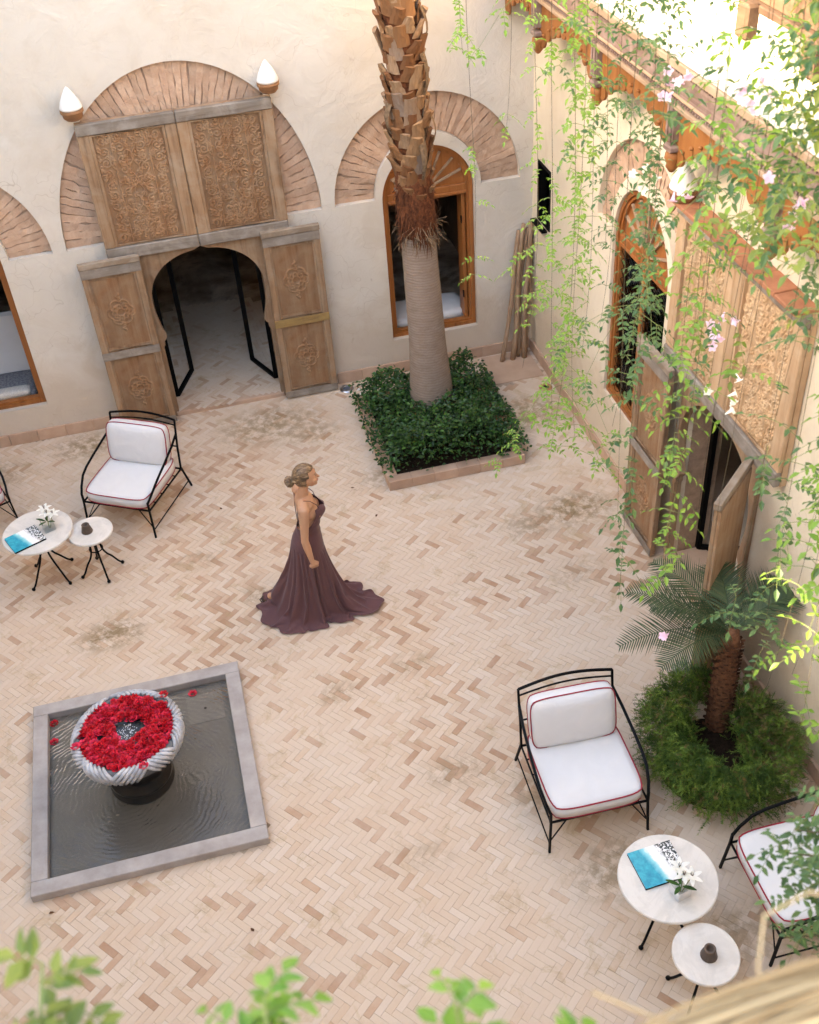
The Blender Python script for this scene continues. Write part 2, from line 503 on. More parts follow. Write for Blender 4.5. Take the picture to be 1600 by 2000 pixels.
def m_water(name, cx, cy, tint, amp, ring):
    t = NT(name)
    geo = t.n('ShaderNodeNewGeometry').outputs['Position']
    mp = t.n('ShaderNodeMapping'); mp.inputs['Location'].default_value = (-cx, -cy, 0)
    t.l(geo, mp.inputs[0])
    nz = t.n('ShaderNodeTexNoise'); nz.inputs['Scale'].default_value = 3.5; nz.inputs['Detail'].default_value = 3
    t.l(mp.outputs[0], nz.inputs['Vector'])
    va = t.n('ShaderNodeVectorMath', operation='MULTIPLY_ADD')
    t.l(nz.outputs['Color'], va.inputs[0]); va.inputs[1].default_value = (0.22, 0.22, 0); t.l(mp.outputs[0], va.inputs[2])
    wv = t.n('ShaderNodeTexWave', wave_type='RINGS', rings_direction='Z', wave_profile='SIN')
    wv.inputs['Scale'].default_value = ring; wv.inputs['Distortion'].default_value = 1.6
    wv.inputs['Detail'].default_value = 3; wv.inputs['Detail Scale'].default_value = 2.2
    t.l(va.outputs[0], wv.inputs['Vector'])
    mod = t.ramp(t.noise(mp.outputs[0], 2.2, 3), [(0.35, 0.15), (0.65, 1.0)])
    h = t.math('ADD', t.math('MULTIPLY', wv.outputs['Fac'], mod), t.math('MULTIPLY', t.noise(mp.outputs[0], 26, 4, 0.6), 0.55))
    nb = t.bump(h, amp, 0.012)
    tr = t.n('ShaderNodeBsdfTransparent'); tr.inputs[0].default_value = (*tint, 1)
    gl = t.n('ShaderNodeBsdfGlossy'); gl.inputs['Roughness'].default_value = 0.04
    t.l(nb, gl.inputs['Normal'])
    fr = t.n('ShaderNodeFresnel'); fr.inputs['IOR'].default_value = 1.33; t.l(nb, fr.inputs['Normal'])
    mx = t.n('ShaderNodeMixShader'); t.l(t.math('MULTIPLY', fr.outputs[0], 1.0, True), mx.inputs[0])
    t.l(tr.outputs[0], mx.inputs[1]); t.l(gl.outputs[0], mx.inputs[2]); t.l(mx.outputs[0], t.out.inputs[0])
    return t.m
M['water'] = m_water('water', -1.28, 6.28, (0.78, 0.76, 0.73), 0.26, 7.0)
M['bowl_water'] = m_water('bowl_water', -1.24, 6.30, (0.85, 0.88, 0.9), 0.9, 6.0)
M['foam'] = m_simple('foam', (0.75, 0.76, 0.78), 0.3, 0.1, 40, 0.5, 60, 0.5)
def m_rose():
    t = NT('rose_petal')
    c = t.ramp(t.n('ShaderNodeObjectInfo').outputs['Random'], [(0.0, (0.40, 0.004, 0.010)), (0.55, (0.56, 0.008, 0.022)), (1.0, (0.62, 0.030, 0.075))])
    c = t.island(c, 0.3)
    return t.done(c, 0.55, None, 0.3)
M['rose'] = m_rose()
def m_glass(name, tint=(0.92, 0.95, 0.94), f=1.0):
    t = NT(name)
    tr = t.n('ShaderNodeBsdfTransparent'); tr.inputs[0].default_value = (*tint, 1)
    gl = t.n('ShaderNodeBsdfGlossy'); gl.inputs['Roughness'].default_value = 0.02
    fr = t.n('ShaderNodeFresnel'); fr.inputs['IOR'].default_value = 1.45
    mx = t.n('ShaderNodeMixShader'); t.l(fr.outputs[0], mx.inputs[0])
    t.l(tr.outputs[0], mx.inputs[1]); t.l(gl.outputs[0], mx.inputs[2]); t.l(mx.outputs[0], t.out.inputs[0])
    return t.m
M['glass'] = m_glass('glass')
M['glass_dark'] = m_glass('glass_dark', (0.35, 0.33, 0.32))
M['vine_leaf'] = m_leaf('vine_leaf', (0.036, 0.085, 0.028), (0.125, 0.20, 0.062), 0.32)
M['vine_leaf_light'] = m_leaf('vine_leaf_light', (0.115, 0.225, 0.030), (0.25, 0.365, 0.065), 0.42)
M['vine_leaf_yellow'] = m_leaf('vine_leaf_yellow', (0.10, 0.15, 0.03), (0.26, 0.28, 0.055), 0.40)
M['leaf_dark'] = m_leaf('leaf_dark', (0.014, 0.045, 0.012), (0.085, 0.20, 0.036), 0.18, 0.36, 0.6)
M['fern'] = m_leaf('fern', (0.07, 0.15, 0.022), (0.30, 0.40, 0.07), 0.25, 0.6, 0.95)
M['fern_brown'] = m_leaf('fern_brown', (0.13, 0.10, 0.035), (0.20, 0.15, 0.05), 0.2, 0.7)
M['palm_leaf'] = m_leaf('palm_leaf', (0.030, 0.055, 0.024), (0.085, 0.12, 0.05), 0.2, 0.45)
M['stem'] = m_simple('stem', (0.115, 0.085, 0.045), 0.8, 0.2, 20, 0.1, 60)
M['stem_green'] = m_simple('stem_green', (0.20, 0.24, 0.07), 0.7, 0.2, 20, 0.1, 60)
M['flower_pink'] = m_leaf('flower_pink', (0.72, 0.50, 0.62), (0.82, 0.66, 0.74), 0.3, 0.6)
M['flower_white'] = m_leaf('flower_white', (0.80, 0.78, 0.70), (0.84, 0.83, 0.78), 0.3, 0.6)
M['soil'] = m_simple('soil', (0.030, 0.018, 0.011), 0.95, 0.3, 30, 0.9, 50, 0.1, coords='pos', bd=0.02)
M['alabaster'] = m_simple('alabaster', (0.80, 0.78, 0.74), 0.6, 0.03, 12, 0.1, 40)
M['lamp_base'] = m_wood('lamp_base', (0.26, 0.12, 0.05), (0.34, 0.18, 0.09), (0.14, 0.06, 0.03), 0, 1.5, 0.7, 0.8)
M['clay_cone'] = m_simple('clay_cone', (0.125, 0.085, 0.062), 0.6, 0.15, 20, 0.3, 60)
M['paper'] = m_simple('paper', (0.75, 0.73, 0.70), 0.7, 0.05, 60, 0)
M['steel'] = m_simple('steel', (0.45, 0.45, 0.46), 0.3, 0.1, 20, 0.1, 60, 0.5, 1.0)
M['lens'] = m_simple('lens', (0.10, 0.11, 0.13), 0.1, 0.1, 20, 0, 60, 0.6)
M['straw'] = m_leaf('straw', (0.24, 0.15, 0.065), (0.60, 0.45, 0.25), 0.12, 0.6)
M['slab'] = m_simple('slab', (0.50, 0.34, 0.235), 0.85, 0.10, 4, 0.2, 40, 0.25, b2=(0.42, 0.28, 0.19), coords='pos')
M['throw'] = m_simple('throw', (0.10, 0.105, 0.13), 0.95, 0.3, 40, 0.7, 90, b2=(0.30, 0.29, 0.29), bd=0.01)
M['throw_white'] = m_simple('throw_white', (0.62, 0.58, 0.52), 0.95, 0.15, 60, 0.7, 90, bd=0.01)
M['bench_white'] = m_cloth('bench_white', (0.62, 0.60, 0.58))

def m_trunk():
    t = NT('palm_bark')
    co = t.coord('obj', (1, 1, 1))
    n0 = t.noise(t.coord('obj', (2, 2, 2)), 1.5, 3)
    wv = t.n('ShaderNodeTexWave', wave_type='BANDS', bands_direction='Z')
    wv.inputs['Scale'].default_value = 9.5; wv.inputs['Distortion'].default_value = 3.2; wv.inputs['Detail'].default_value = 4; wv.inputs['Detail Scale'].default_value = 1.6
    t.l(co, wv.inputs['Vector'])
    n1 = t.noise(t.coord('obj', (9, 9, 14)), 1.0, 8, 0.7)
    c = t.ramp(n1, [(0.25, (0.23, 0.165, 0.12)), (0.5, (0.285, 0.215, 0.165)), (0.78, (0.33, 0.26, 0.21))])
    c = t.mix(t.math('MULTIPLY', t.ramp(wv.outputs['Fac'], [(0.0, 1.0), (0.35, 0.0)]), 0.45), c, (0.18, 0.12, 0.085))
    c = t.mix(t.math('MULTIPLY', t.ramp(n0, [(0.5, 0.0), (0.7, 1.0)]), 0.3), c, (0.28, 0.21, 0.16))
    nb = t.bump(wv.outputs['Fac'], 0.4, 0.010)
    nb = t.bump(n1, 0.25, 0.006, nb)
    return t.done(c, 0.9, nb, 0.2)
M['bark'] = m_trunk()
def m_boot():
    t = NT('palm_boot')
    co = t.coord('obj', (1, 1, 1))
    rnd = t.n('ShaderNodeObjectInfo').outputs['Random']
    c = t.ramp(rnd, [(0.0, (0.14, 0.055, 0.022)), (0.4, (0.22, 0.105, 0.045)), (0.75, (0.33, 0.205, 0.11)), (1.0, (0.21, 0.155, 0.12))])
    n1 = t.noise(t.coord('obj', (40, 40, 6)), 1.0, 6, 0.6)
    c = t.mix(t.ramp(n1, [(0.35, 0.55), (0.6, 0.0)]), c, (0.16, 0.075, 0.03))
    n2 = t.noise(co, 9, 4)
    c = t.mix(t.math('MULTIPLY', t.ramp(n2, [(0.55, 0.0), (0.75, 1.0)]), 0.5), c, (0.15, 0.07, 0.03))
    return t.done(c, 0.75, t.bump(n1, 0.6, 0.008), 0.3)
M['boot'] = m_boot()
M['fibre'] = m_simple('fibre', (0.15, 0.050, 0.020), 0.9, 0.3, 30, 0.5, 80, 0.2, island=0.4, b2=(0.05, 0.017, 0.008))
M['stub'] = m_simple('stub', (0.135, 0.060, 0.030), 0.9, 0.3, 30, 0.5, 80, 0.2, island=0.5, b2=(0.05, 0.02, 0.010))
M['fibre_dry'] = m_simple('fibre_dry', (0.26, 0.17, 0.10), 0.9, 0.3, 30, 0.3, 80, 0.2, island=0.4)

# ------------------------------------------------------------------ courtyard shell
XL, XR, YB, YF = -4.5, 4.17, 11.83, 0.35
HW = 9.2            # wall height left
# ground
gd = MB().add([(-60, -60, -0.05), (60, -60, -0.05), (60, 60, -0.05), (-60, 60, -0.05)], [(0, 1, 2, 3)])
tag(gd.build('ground', M['bedding']), kind='structure')
floor = MB().add([(XL, YF, -0.0026), (XR, YF, -0.0026), (XR, YB, -0.0026), (XL, YB, -0.0026)], [(0, 1, 2, 3)]).build('floor', M['bedding'])
tag(floor, kind='structure')

Minv = cam.matrix_world.inverted()
def project(p):
    c = Minv @ Vector(p)
    if c.z > -0.1: return None
    return (409.6 + 1100.8 * c.x / -c.z, 512 - 1100.8 * c.y / -c.z, -c.z)

STAINS = [(0.0, 0, 0)]
STAIN_SPOTS = [(-1.45, 8.15, 0.42, 1.0), (3.55, 8.55, 0.55, 1.0), (3.0, 8.45, 0.4, 0.7), (0.6, 11.2, 0.8, 0.8), (-1.6, 11.5, 0.5, 0.9), (-2.7, 11.2, 0.6, .6), (1.0, 10.9, 0.5, 0.7), (0.1, 8.25, 0.30, 0.8),
               (1.75, 9.75, 0.40, 0.7), (0.55, 6.75, 0.25, 0.7), (1.3, 6.9, .3, .5), (3.6, 10.4, 0.7, 0.9), (2.35, 4.35, .55, .8), (2.1, 5.2, .5, .7), (2.9, 3.6, 0.5, 0.6), (-0.5, 9.0, 0.3, 0.5), (1.35, 5.6, .35, .6), (3.2, 7.6, .4, .4), (0.9, 4.9, .3, .4)]
def stain_at(x, y):
    s = 0.0
    for sx, sy, sr, sa in STAIN_SPOTS:
        d = math.hypot(x - sx, (y - sy) * 1.6) / sr
        if d < 1: s = max(s, sa * (1 - d * d))
    return s

def tone_at(x, y):
    # clusters of darker bricks, mostly pale otherwise
    p = vnoise(x * 0.55 + 3.1, y * 0.55 + 9.7) * 0.6 + vnoise(x * 1.7, y * 1.7 + 31) * 0.4
    dark = 0.045 + 0.30 * max(0.0, min(1.0, (p - 0.47) / 0.25))
    r = rng.random()
    if r < dark: return 0.68 + 0.32 * rng.random()
    return max(0.0, min(0.72, 0.28 + 0.16 * rng.gauss(0, 1) + 0.30 * (p - 0.5)))

BL, BW, GAP = 0.165, 0.055, 0.0016
def brick_geo(l, w):
    x, y, b = l / 2 - GAP / 2, w / 2 - GAP / 2, 0.0011
    vs_ = [(-x, -y, -0.010), (x, -y, -0.010), (x, y, -0.010), (-x, y, -0.010),
           (-x, -y, -b), (x, -y, -b), (x, y, -b), (-x, y, -b),
           (-x + b, -y + b, 0), (x - b, -y + b, 0), (x - b, y - b, 0), (-x + b, y - b, 0)]
    fs = [(8, 9, 10, 11)]
    for i in range(4):
        j = (i + 1) % 4
        fs += [(i, j, j + 4, i + 4), (i + 4, j + 4, j + 8, i + 8)]
    return vs_, fs
BV, BF = brick_geo(BL, BW)

def herringbone(parent, inside, bounds, z0, ang, n_ind, bx=0, by=0):
    ca, sa = math.cos(ang), math.sin(ang)
    pieces = []
    x0, x1, y0, y1 = bounds
    cxm, cym = (x0 + x1) / 2, (y0 + y1) / 2
    rad = math.hypot(x1 - x0, y1 - y0) / 2 / BW + 6
    N = int(rad / 2) + 4
    for b in range(-int(rad / 3) - 3, int(rad / 3) + 4):
        for a in range(-int(rad) - 3, int(rad) + 4):
            ox, oy = a + 3 * b, -a + 3 * b
            for (cx, cy, rot) in ((ox + 1.5, oy + 0.5, 0.0), (ox + 3.5, oy + 1.5, PI / 2)):
                u, v = cx * BW, cy * BW
                x = cxm + bx + u * ca - v * sa
                y = cym + by + u * sa + v * ca
                if x0 - .05 < x < x1 + .05 and y0 - .05 < y < y1 + .05 and inside(x, y):
                    pieces.append((x, y, ang + rot))
    scored = []
    for i, (x, y, r) in enumerate(pieces):
        p = project((x, y, z0))
        s = 0
        if p and 10 < p[0] < 809 and 10 < p[1] < 1014: s = 1.0 / (p[2] ** 2) * ((CAM.z - z0) / p[2])
        scored.append((s, i))
    scored.sort(reverse=True)
    ind = {i for s, i in scored[:n_ind] if s > 0}
    mb = MB(); tones = []; stains = []
    me = bpy.data.meshes.new('brick'); me.from_pydata(BV, [], BF); me.materials.append(M['floor_piece'])
    for i, (x, y, r) in enumerate(pieces):
        tn, st = tone_at(x, y), stain_at(x, y)
        dz = rng.gauss(0, 0.0004)
        rr = r + rng.gauss(0, 0.006)
        if i in ind:
            o = bpy.data.objects.new('brick', me)
            col.objects.link(o)
            o.parent = parent
            o.location = (x, y, z0 + dz)
            o.rotation_euler = (rng.gauss(0, 0.004), rng.gauss(0, 0.003), rr)
            o['tone'] = float(tn); o['stain'] = float(st)
        else:
            c, s = math.cos(rr), math.sin(rr)
            tx, ty = rng.gauss(0, 0.004), rng.gauss(0, 0.003)
            mb.add([(x + vx * c - vy * s, y + vx * s + vy * c, z0 + dz + vz + vy * tx + vx * ty) for vx, vy, vz in BV], BF)
            tones += [tn] * 12
            stains += [stain_at(x + vx * c - vy * s, y + vx * s + vy * c) for vx, vy, vz in BV]
    o = mb.build('brick_paving', M['floor_mass'], parent, fix=False)
    at = o.data.attributes.new('tone', 'FLOAT', 'POINT'); at.data.foreach_set('value', tones)
    at = o.data.attributes.new('stain', 'FLOAT', 'POINT'); at.data.foreach_set('value', stains)
    tag(o, kind='stuff')

POOL = (-2.17, -0.285, 5.35, 7.35)
def in_court(x, y):
    if POOL[0] + .04 < x < POOL[1] - .04 and POOL[2] + .04 < y < POOL[3] - .04: return False
    if 1.78 < x < 3.22 and 9.55 < y < 11.2: return False
    if 3.47 < x < 4.1 and 11.12 < y < 11.77: return False
    p = project((x, y, 0))
    return p is not None and -160 < p[0] < 980 and -100 < p[1] < 1190
herringbone(floor, in_court, (XL + .02, XR - .02, YF + .05, YB - .02), 0.0, R(40), 300)

# interior rooms behind the two gates
rf = MB().add([(-3.7, 12.2, 0.045), (4.0, 12.2, 0.045), (4.0, 16.4, 0.045), (-3.7, 16.4, 0.045)], [(0, 1, 2, 3)]).build('interior_floor', M['bedding'])
tag(rf, kind='structure')
herringbone(rf, lambda x, y: -0.75 < x < 1.15, (-0.8, 1.2, 11.84, 14.4), 0.058, R(40), 110, 0.02)
room = MB()
def room_box(mb, x0, x1, y0, y1, z0, z1):
    p = [(x0, y0, z0), (x1, y0, z0), (x1, y1, z0), (x0, y1, z0), (x0, y0, z1), (x1, y0, z1), (x1, y1, z1), (x0, y1, z1)]
    return p
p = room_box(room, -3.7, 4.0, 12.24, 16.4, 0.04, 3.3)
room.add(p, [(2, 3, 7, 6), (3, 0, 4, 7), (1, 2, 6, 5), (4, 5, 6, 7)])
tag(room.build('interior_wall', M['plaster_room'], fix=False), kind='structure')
rm2 = MB()
p = room_box(rm2, 4.58, 7.6, 4.9, 10.4, 0.04, 3.6)
rm2.add(p, [(2, 3, 7, 6), (0, 1, 5, 4), (1, 2, 6, 5), (4, 5, 6, 7), (0, 1, 2, 3)])
tag(rm2.build('interior_wall', M['plaster'], fix=False), kind='structure')

# ---- the carved wooden gate hardware sizes are shared by both gates (gate local: x along wall, -y into the court)
GATE_W, GATE_Z = 0.66, 2.2

def rect(x0, x1, z0, z1):
    return [(x0, z0), (x1, z0), (x1, z1), (x0, z1)]

def niche_ring(cx, z0, rxo, rzo, rxi, rzi, n=32):
    o = [(cx + rxo * math.cos(PI * k / n), z0 + rzo * math.sin(PI * k / n)) for k in range(n + 1)]
    i = [(cx + rxi * math.cos(PI * k / n), z0 + rzi * math.sin(PI * k / n)) for k in range(n, -1, -1)]
    return o + i
def niche_half(cx, z0, rx, rz, n=40):
    return [(cx + rx * math.cos(PI * k / n), z0 + rz * math.sin(PI * k / n)) for k in range(n + 1)]

def voussoirs(parent, cx, z0, rxo, rzo, rxi, rzi, n, ydeep=0.08, keep=lambda a: True, th=0.045):
    """radial bricks of an arch, each its own piece"""
    da = PI / n
    for k in range(n):
        a0, a1 = k * da + da * 0.035, (k + 1) * da - da * 0.035
        if not keep((a0 + a1) / 2): continue
        mb = MB()
        y_out = ydeep - rng.uniform(0.010, 0.024)
        nr = 7
        top = []; bot = []
        sk = rng.gauss(0, da * 0.12)
        for i in range(nr + 1):
            t = i / nr
            rowt = []; rowb = []
            for a in (a0, a1):
                aa = a + sk * (t - .5) + rng.gauss(0, da * 0.07)
                rx = rxi + (rxo - rxi) * t; rz = rzi + (rzo - rzi) * t
                rowt.append((cx + rx * math.cos(aa), y_out + rng.gauss(0, 0.0035), z0 + rz * math.sin(aa)))
                rowb.append((cx + rx * math.cos(aa), ydeep + 0.01, z0 + rz * math.sin(aa)))
            top.append(rowt); bot.append(rowb)
        vs_ = [q for r in top for q in r] + [q for r in bot for q in r]
        off = 2 * (nr + 1)
        fs = []
        for i in range(nr):
            b = 2 * i
            fs.append((b, b + 1, b + 3, b + 2))
            fs.append((b, b + 2, off + b + 2, off + b))
            fs.append((b + 1, off + b + 1, off + b + 3, b + 3))
        fs.append((0, off, off + 1, 1)); fs.append((2 * nr, 2 * nr + 1, off + 2 * nr + 1, off + 2 * nr))
        mb.add(vs_, fs).build('arch_brick', M['arch_brick'], parent)

def arch_window(parent, cx, sill, spring, r, rz, lattice=False, casement=True, yoff=0.07, depth=0.09):
    """window part with frame, fan light, transom as its sub-parts"""
    w = 0.075
    n = 26
    def contour(d):
        rr, rrz = r - d, rz - d
        pts = [(cx - rr, sill + d), (cx + rr, sill + d)]
        return pts + [(cx + rr * math.cos(PI * k / n), spring + rrz * math.sin(PI * k / n)) for k in range(n + 1)]
    def frame_geo(d0, d1, y0, y1):
        o, i = contour(d0), contour(d1)
        N = len(o)
        mb = MB()
        vs_ = [(p[0], y0, p[1]) for p in o] + [(p[0], y0, p[1]) for p in i] + [(p[0], y1, p[1]) for p in o] + [(p[0], y1, p[1]) for p in i]
        fs = []
        for k in range(N):
            j = (k + 1) % N
            fs += [(k, j, N + j, N + k), (2 * N + k, 3 * N + k, 3 * N + j, 2 * N + j), (N + k, N + j, 3 * N + j, 3 * N + k), (k, 2 * N + k, 2 * N + j, j)]
        return mb.add(vs_, fs)
    win = frame_geo(0.0, w * .6, yoff, yoff + depth).build('window', M['wood_window'], parent)
    frame_geo(w * .6, w, yoff + 0.02, yoff + depth).build('frame', M['wood_window'], win)
    tz = spring - 0.02
    MB().box((cx, yoff + .05, tz), (2 * (r - w), 0.07, 0.13), bev=0.008).build('transom', M['wood_window'], win)
    MB().box((cx, yoff + .012, tz - 0.03), (2 * (r - w), 0.02, 0.03), bev=0.004).build('transom_moulding', M['wood_window'], win)
    rr, rrz = r - w, rz - w
    zc = tz + 0.065
    fan = [(cx + rr * math.cos(PI * k / n), zc + (rrz - .045) * math.sin(PI * k / n)) for k in range(n + 1)]
    MB().prism(fan, yoff + .055, yoff + .075).build('fan_panel', M['wood_window'], win)
    for k in range(1, 8):
        a = PI * k / 8
        p0 = Vector((cx + 0.10 * math.cos(a), yoff + .04, zc + 0.10 * math.sin(a)))
        p1 = Vector((cx + rr * .97 * math.cos(a), yoff + .04, zc + (rrz - .05) * .97 * math.sin(a)))
        MB().tube([p0, p1], 0.017, 4, phase=PI / 4).build('fan_rib', M['wood_trim'], win)
    hub = [(cx + 0.11 * math.cos(PI * k / 10), zc + .11 * math.sin(PI * k / 10)) for k in range(11)]
    MB().prism(hub, yoff + .02, yoff + .055).build('fan_hub', M['wood_window'], win)
    if casement:
        # one opened casement leaf folded inwards along the right jamb
        h = tz - .065 - (sill + w)
        zc0 = sill + w + h / 2
        MB().box((cx + r - w - .03, yoff + .16, zc0), (0.045, 0.20, h), bev=.004).build('casement', M['wood_window'], win)
        for dz in (-.3, .3):
            MB().box((cx + r - w - .058, yoff + .06, zc0 + dz * h), (0.012, 0.03, 0.09)).build('hinge', M['iron_dark'], win)
    if lattice:
        h0, h1 = sill + w, tz - .065
        MB().box((cx, yoff + .075, (h0 + h1) / 2), (2 * rr, 0.008, h1 - h0)).build('pane', M['glass_dark'], win)
        MB().box((cx, yoff + .05, (h0 + h1) / 2), (0.05, 0.05, h1 - h0), bev=.005).build('mullion', M['wood_window'], win)
        lat = MB()
        for sgn in (-1, 1):
            for q in range(16):
                for s_ in range(3):
                    c0 = Vector((cx + sgn * rr * (.17 + .33 * s_), yoff + .04, h0 + (h1 - h0) * (q + .5) / 16))
                    pts = [c0 + Vector((0.07 * math.cos(2 * PI * k / 10) * (1 + .3 * math.cos(8 * PI * k / 10)), rng.gauss(0, .002), 0.055 * math.sin(2 * PI * k / 10))) for k in range(10)]
                    lat.tube(pts, 0.004, 3, closed=True)
        lt = lat.build('grille', M['iron_dark'], win)
        tag(lt, kind='stuff')
    return win

def skirting(parent, spans, h=0.155, d=0.028, L=0.32):
    for x0, x1 in spans:
        n = max(1, round((x1 - x0) / L))
        for k in range(n):
            a, b = x0 + (x1 - x0) * k / n, x0 + (x1 - x0) * (k + 1) / n
            MB().box(((a + b) / 2, -d / 2 + rng.gauss(0, .0008), h / 2), (b - a - 0.003, d, h + rng.gauss(0, .001)), bev=0.004).build('skirting_tile', M['skirting'], parent)

# ---- back wall
bw = empty('courtyard_wall', (0, YB, 0), 0, 'cream plaster back wall with brick arches around a large carved wooden gate', 'wall')
AX = 0.2
def gate_hole(cx):
    return rect(cx - GATE_W, cx + GATE_W, 0.0, GATE_Z)
BXL, BXR, BH = -4.9, 4.6, 8.2
gx = AX
# front skin: outline follows the gate opening to the ground
def wall_outline(x0, x1, h, gates):
    pts = [(x0, -0.05)]
    for g in gates:
        pts += [(g - GATE_W, -0.05), (g - GATE_W, GATE_Z), (g + GATE_W, GATE_Z), (g + GATE_W, -0.05)]
    return pts + [(x1, -0.05), (x1, h), (x0, h)]
SP = 2.35
wins = [(-2.5, 0.47, 2.30, 0.555, 0.60), (2.9, 0.47, 2.30, 0.555, 0.60)]
front = [wall_outline(BXL, BXR, BH, [AX])]
for cx, sill, spr, r, rz in wins:
    front.append(arch_loop(cx, sill, spr, r, rz))
    front.append(niche_ring(cx, SP, 1.11, 1.15, 0.635, 0.70))
front.append(niche_half(AX, SP, 1.44, 1.84))
sheet('plaster_face', front, M['plaster'], bw, 0.0, 0.08)
back = [wall_outline(BXL, BXR, BH, [AX])]
for cx, sill, spr, r, rz in wins:
    back.append(arch_loop(cx, sill, spr, r, rz))
sheet('wall_core', back, M['mortar'], bw, 0.082, 0.40)
for cx, sill, spr, r, rz in wins:
    keep = lambda a: True
    voussoirs(bw, cx, SP, 1.105, 1.145, 0.64, 0.705, 40, keep=keep)
voussoirs(bw, AX, SP, 1.435, 1.835, 1.0, 1.28, 56)
skirting(bw, [(XL, AX - 1.36), (AX + 1.38, XR - .03)])
arch_window(bw, -2.5, 0.47, 2.30, 0.55, 0.595, casement=False)
arch_window(bw, 2.9, 0.47, 2.30, 0.55, 0.595)
# reveal lining in white plaster round the two windows
for cx, sill, spr, r, rz in wins:
    pass
# low wall coping under windows stays plaster

# ---- right wall (local x runs from the back corner towards the camera)
rw = empty('courtyard_wall', (XR, YB, 0), -PI / 2, 'plaster side wall on the right under the scalloped wooden canopy, behind vines', 'wall')
RL = 13.5
RG = YB - 6.87
RWX = YB - 8.785
rwin = (RWX, 0.85, 2.68, 0.635, 0.68)
dk = rect(0.20, 0.62, 1.90, 2.62)
front = [wall_outline(0.0, RL, 7.6, [RG]), arch_loop(*rwin), niche_ring(RWX, 2.72, 1.06, 1.10, 0.72, 0.765), dk]
sheet('plaster_face', front, M['plaster_bounce'], rw, 0.0, 0.08)
sheet('wall_core', [wall_outline(0.0, RL, 7.6, [RG]), arch_loop(*rwin), dk], M['mortar'], rw, 0.082, 0.40)
voussoirs(rw, RWX, 2.72, 1.055, 1.095, 0.725, 0.77, 40)
skirting(rw, [(0.03, RG - 1.42), (RG + 0.75, RL)], L=0.34)
arch_window(rw, RWX, 0.85, 2.68, 0.63, 0.675, lattice=True, casement=False, yoff=0.03)
# slit window near the corner
sw = MB()
for a in (rect(.20, .225, 1.90, 2.62), rect(.595, .62, 1.90, 2.62), rect(.225, .595, 1.90, 1.93), rect(.225, .595, 2.59, 2.62)):
    sw.prism(a, -0.012, 0.10)
sw = sw.build('slit_window', M['iron_dark'], rw)
MB().box((.41, .10, 2.26), (.37, .01, .66)).build('pane', M['glass_dark'], sw)
MB().box((.41, .38, 2.26), (.44, .02, .74)).build('backing', M['void'], sw)
MB().box((.33, -.035, 1.86), (.40, .07, .02)).build('sill', M['iron_dark'], sw)

# upper storey set on the right wall and the other three sides of the court
lw = empty('courtyard_wall', (XL, YB, 0), 0, 'tall plain plaster wall closing the court on the left', 'wall')
LW_NOTCH = None
MB().box((-0.2, -4.8, HW / 2), (0.4, 10.16, HW)).build('plaster_face', M['plaster_white'], lw)
MB().box((-0.2, -11.55, 3.775), (0.4, 3.3, 7.55)).build('plaster_face', M['plaster_white'], lw)
MB().box((-0.2, -11.55, 9.45), (0.4, 3.3, 2.7)).build('sun_slot_head', M['plaster_white'], lw)  # top of an added slot in the unseen wall, lets sun onto the vines
MB().box((-0.2, -11.80, 7.825), (0.4, 2.8, .548)).build('sun_slot_side', M['plaster_white'], lw)  # closes the rest of the added sun slot
MB().box((-0.2, -8.66, 10.0), (0.4, 2.45, 1.6)).build('shade_parapet', M['plaster_white'], lw)  # added unseen block, keeps the sun off the hanging vines
fw = empty('courtyard_wall', (0, YF, 0), 0, 'plaster wall below the terrace the picture is taken from', 'wall')
MB().box((0.2, -1.6, 3.1), (9.6, 3.2, 6.2)).build('plaster_face', M['plaster'], fw)
MB().box((0.2, -3.4, 4.0), (9.6, 0.4, 8.0)).build('terrace_wall', M['plaster'], fw)

# ------------------------------------------------------------------ carved gate
def spiral_pts(cx, cz, r0, turns, a0, sgn, n=46):
    out = []
    for i in range(n):
        t = i / (n - 1)
        r = r0 * (1 - t) ** 0.8
        a = a0 + sgn * turns * 2 * PI * t
        out.append((cx + r * math.cos(a), cz + r * math.sin(a)))
    return out
def relief(w, h, nx, nz, curves, line=0.010, depth=0.014, rough=0.0015, seed=1):
    """grid panel in x,z with carved relief raised along curves (towards -y)"""
    xs = np.linspace(-w / 2, w / 2, nx); zs = np.linspace(-h / 2, h / 2, nz)
    gxx, gzz = np.meshgrid(xs, zs)
    P = np.array(curves)
    d = np.full(gxx.shape, 9.0)
    fx, fz = gxx.ravel(), gzz.ravel()
    dm = np.full(fx.shape, 9.0)
    for i in range(0, len(P), 400):
        c = P[i:i + 400]
        dm = np.minimum(dm, np.sqrt(((fx[:, None] - c[None, :, 0]) ** 2 + (fz[:, None] - c[None, :, 1]) ** 2)).min(1))
    d = dm.reshape(gxx.shape)
    hgt = depth * np.clip(1 - (d / line) ** 2, 0, 1) ** 0.7
    rs = np.random.default_rng(seed)
    hgt += rs.normal(0, rough, hgt.shape)
    vs_ = np.stack([gxx, -hgt, gzz], -1).reshape(-1, 3)
    idx = np.arange(nx * nz).reshape(nz, nx)
    fs = np.stack([idx[:-1, :-1], idx[:-1, 1:], idx[1:, 1:], idx[1:, :-1]], -1).reshape(-1, 4)
    me = bpy.data.meshes.new('carved_panel')
    me.from_pydata(vs_.tolist(), [], fs.tolist())
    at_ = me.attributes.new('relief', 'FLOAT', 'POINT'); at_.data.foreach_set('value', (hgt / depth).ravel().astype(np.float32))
    return me

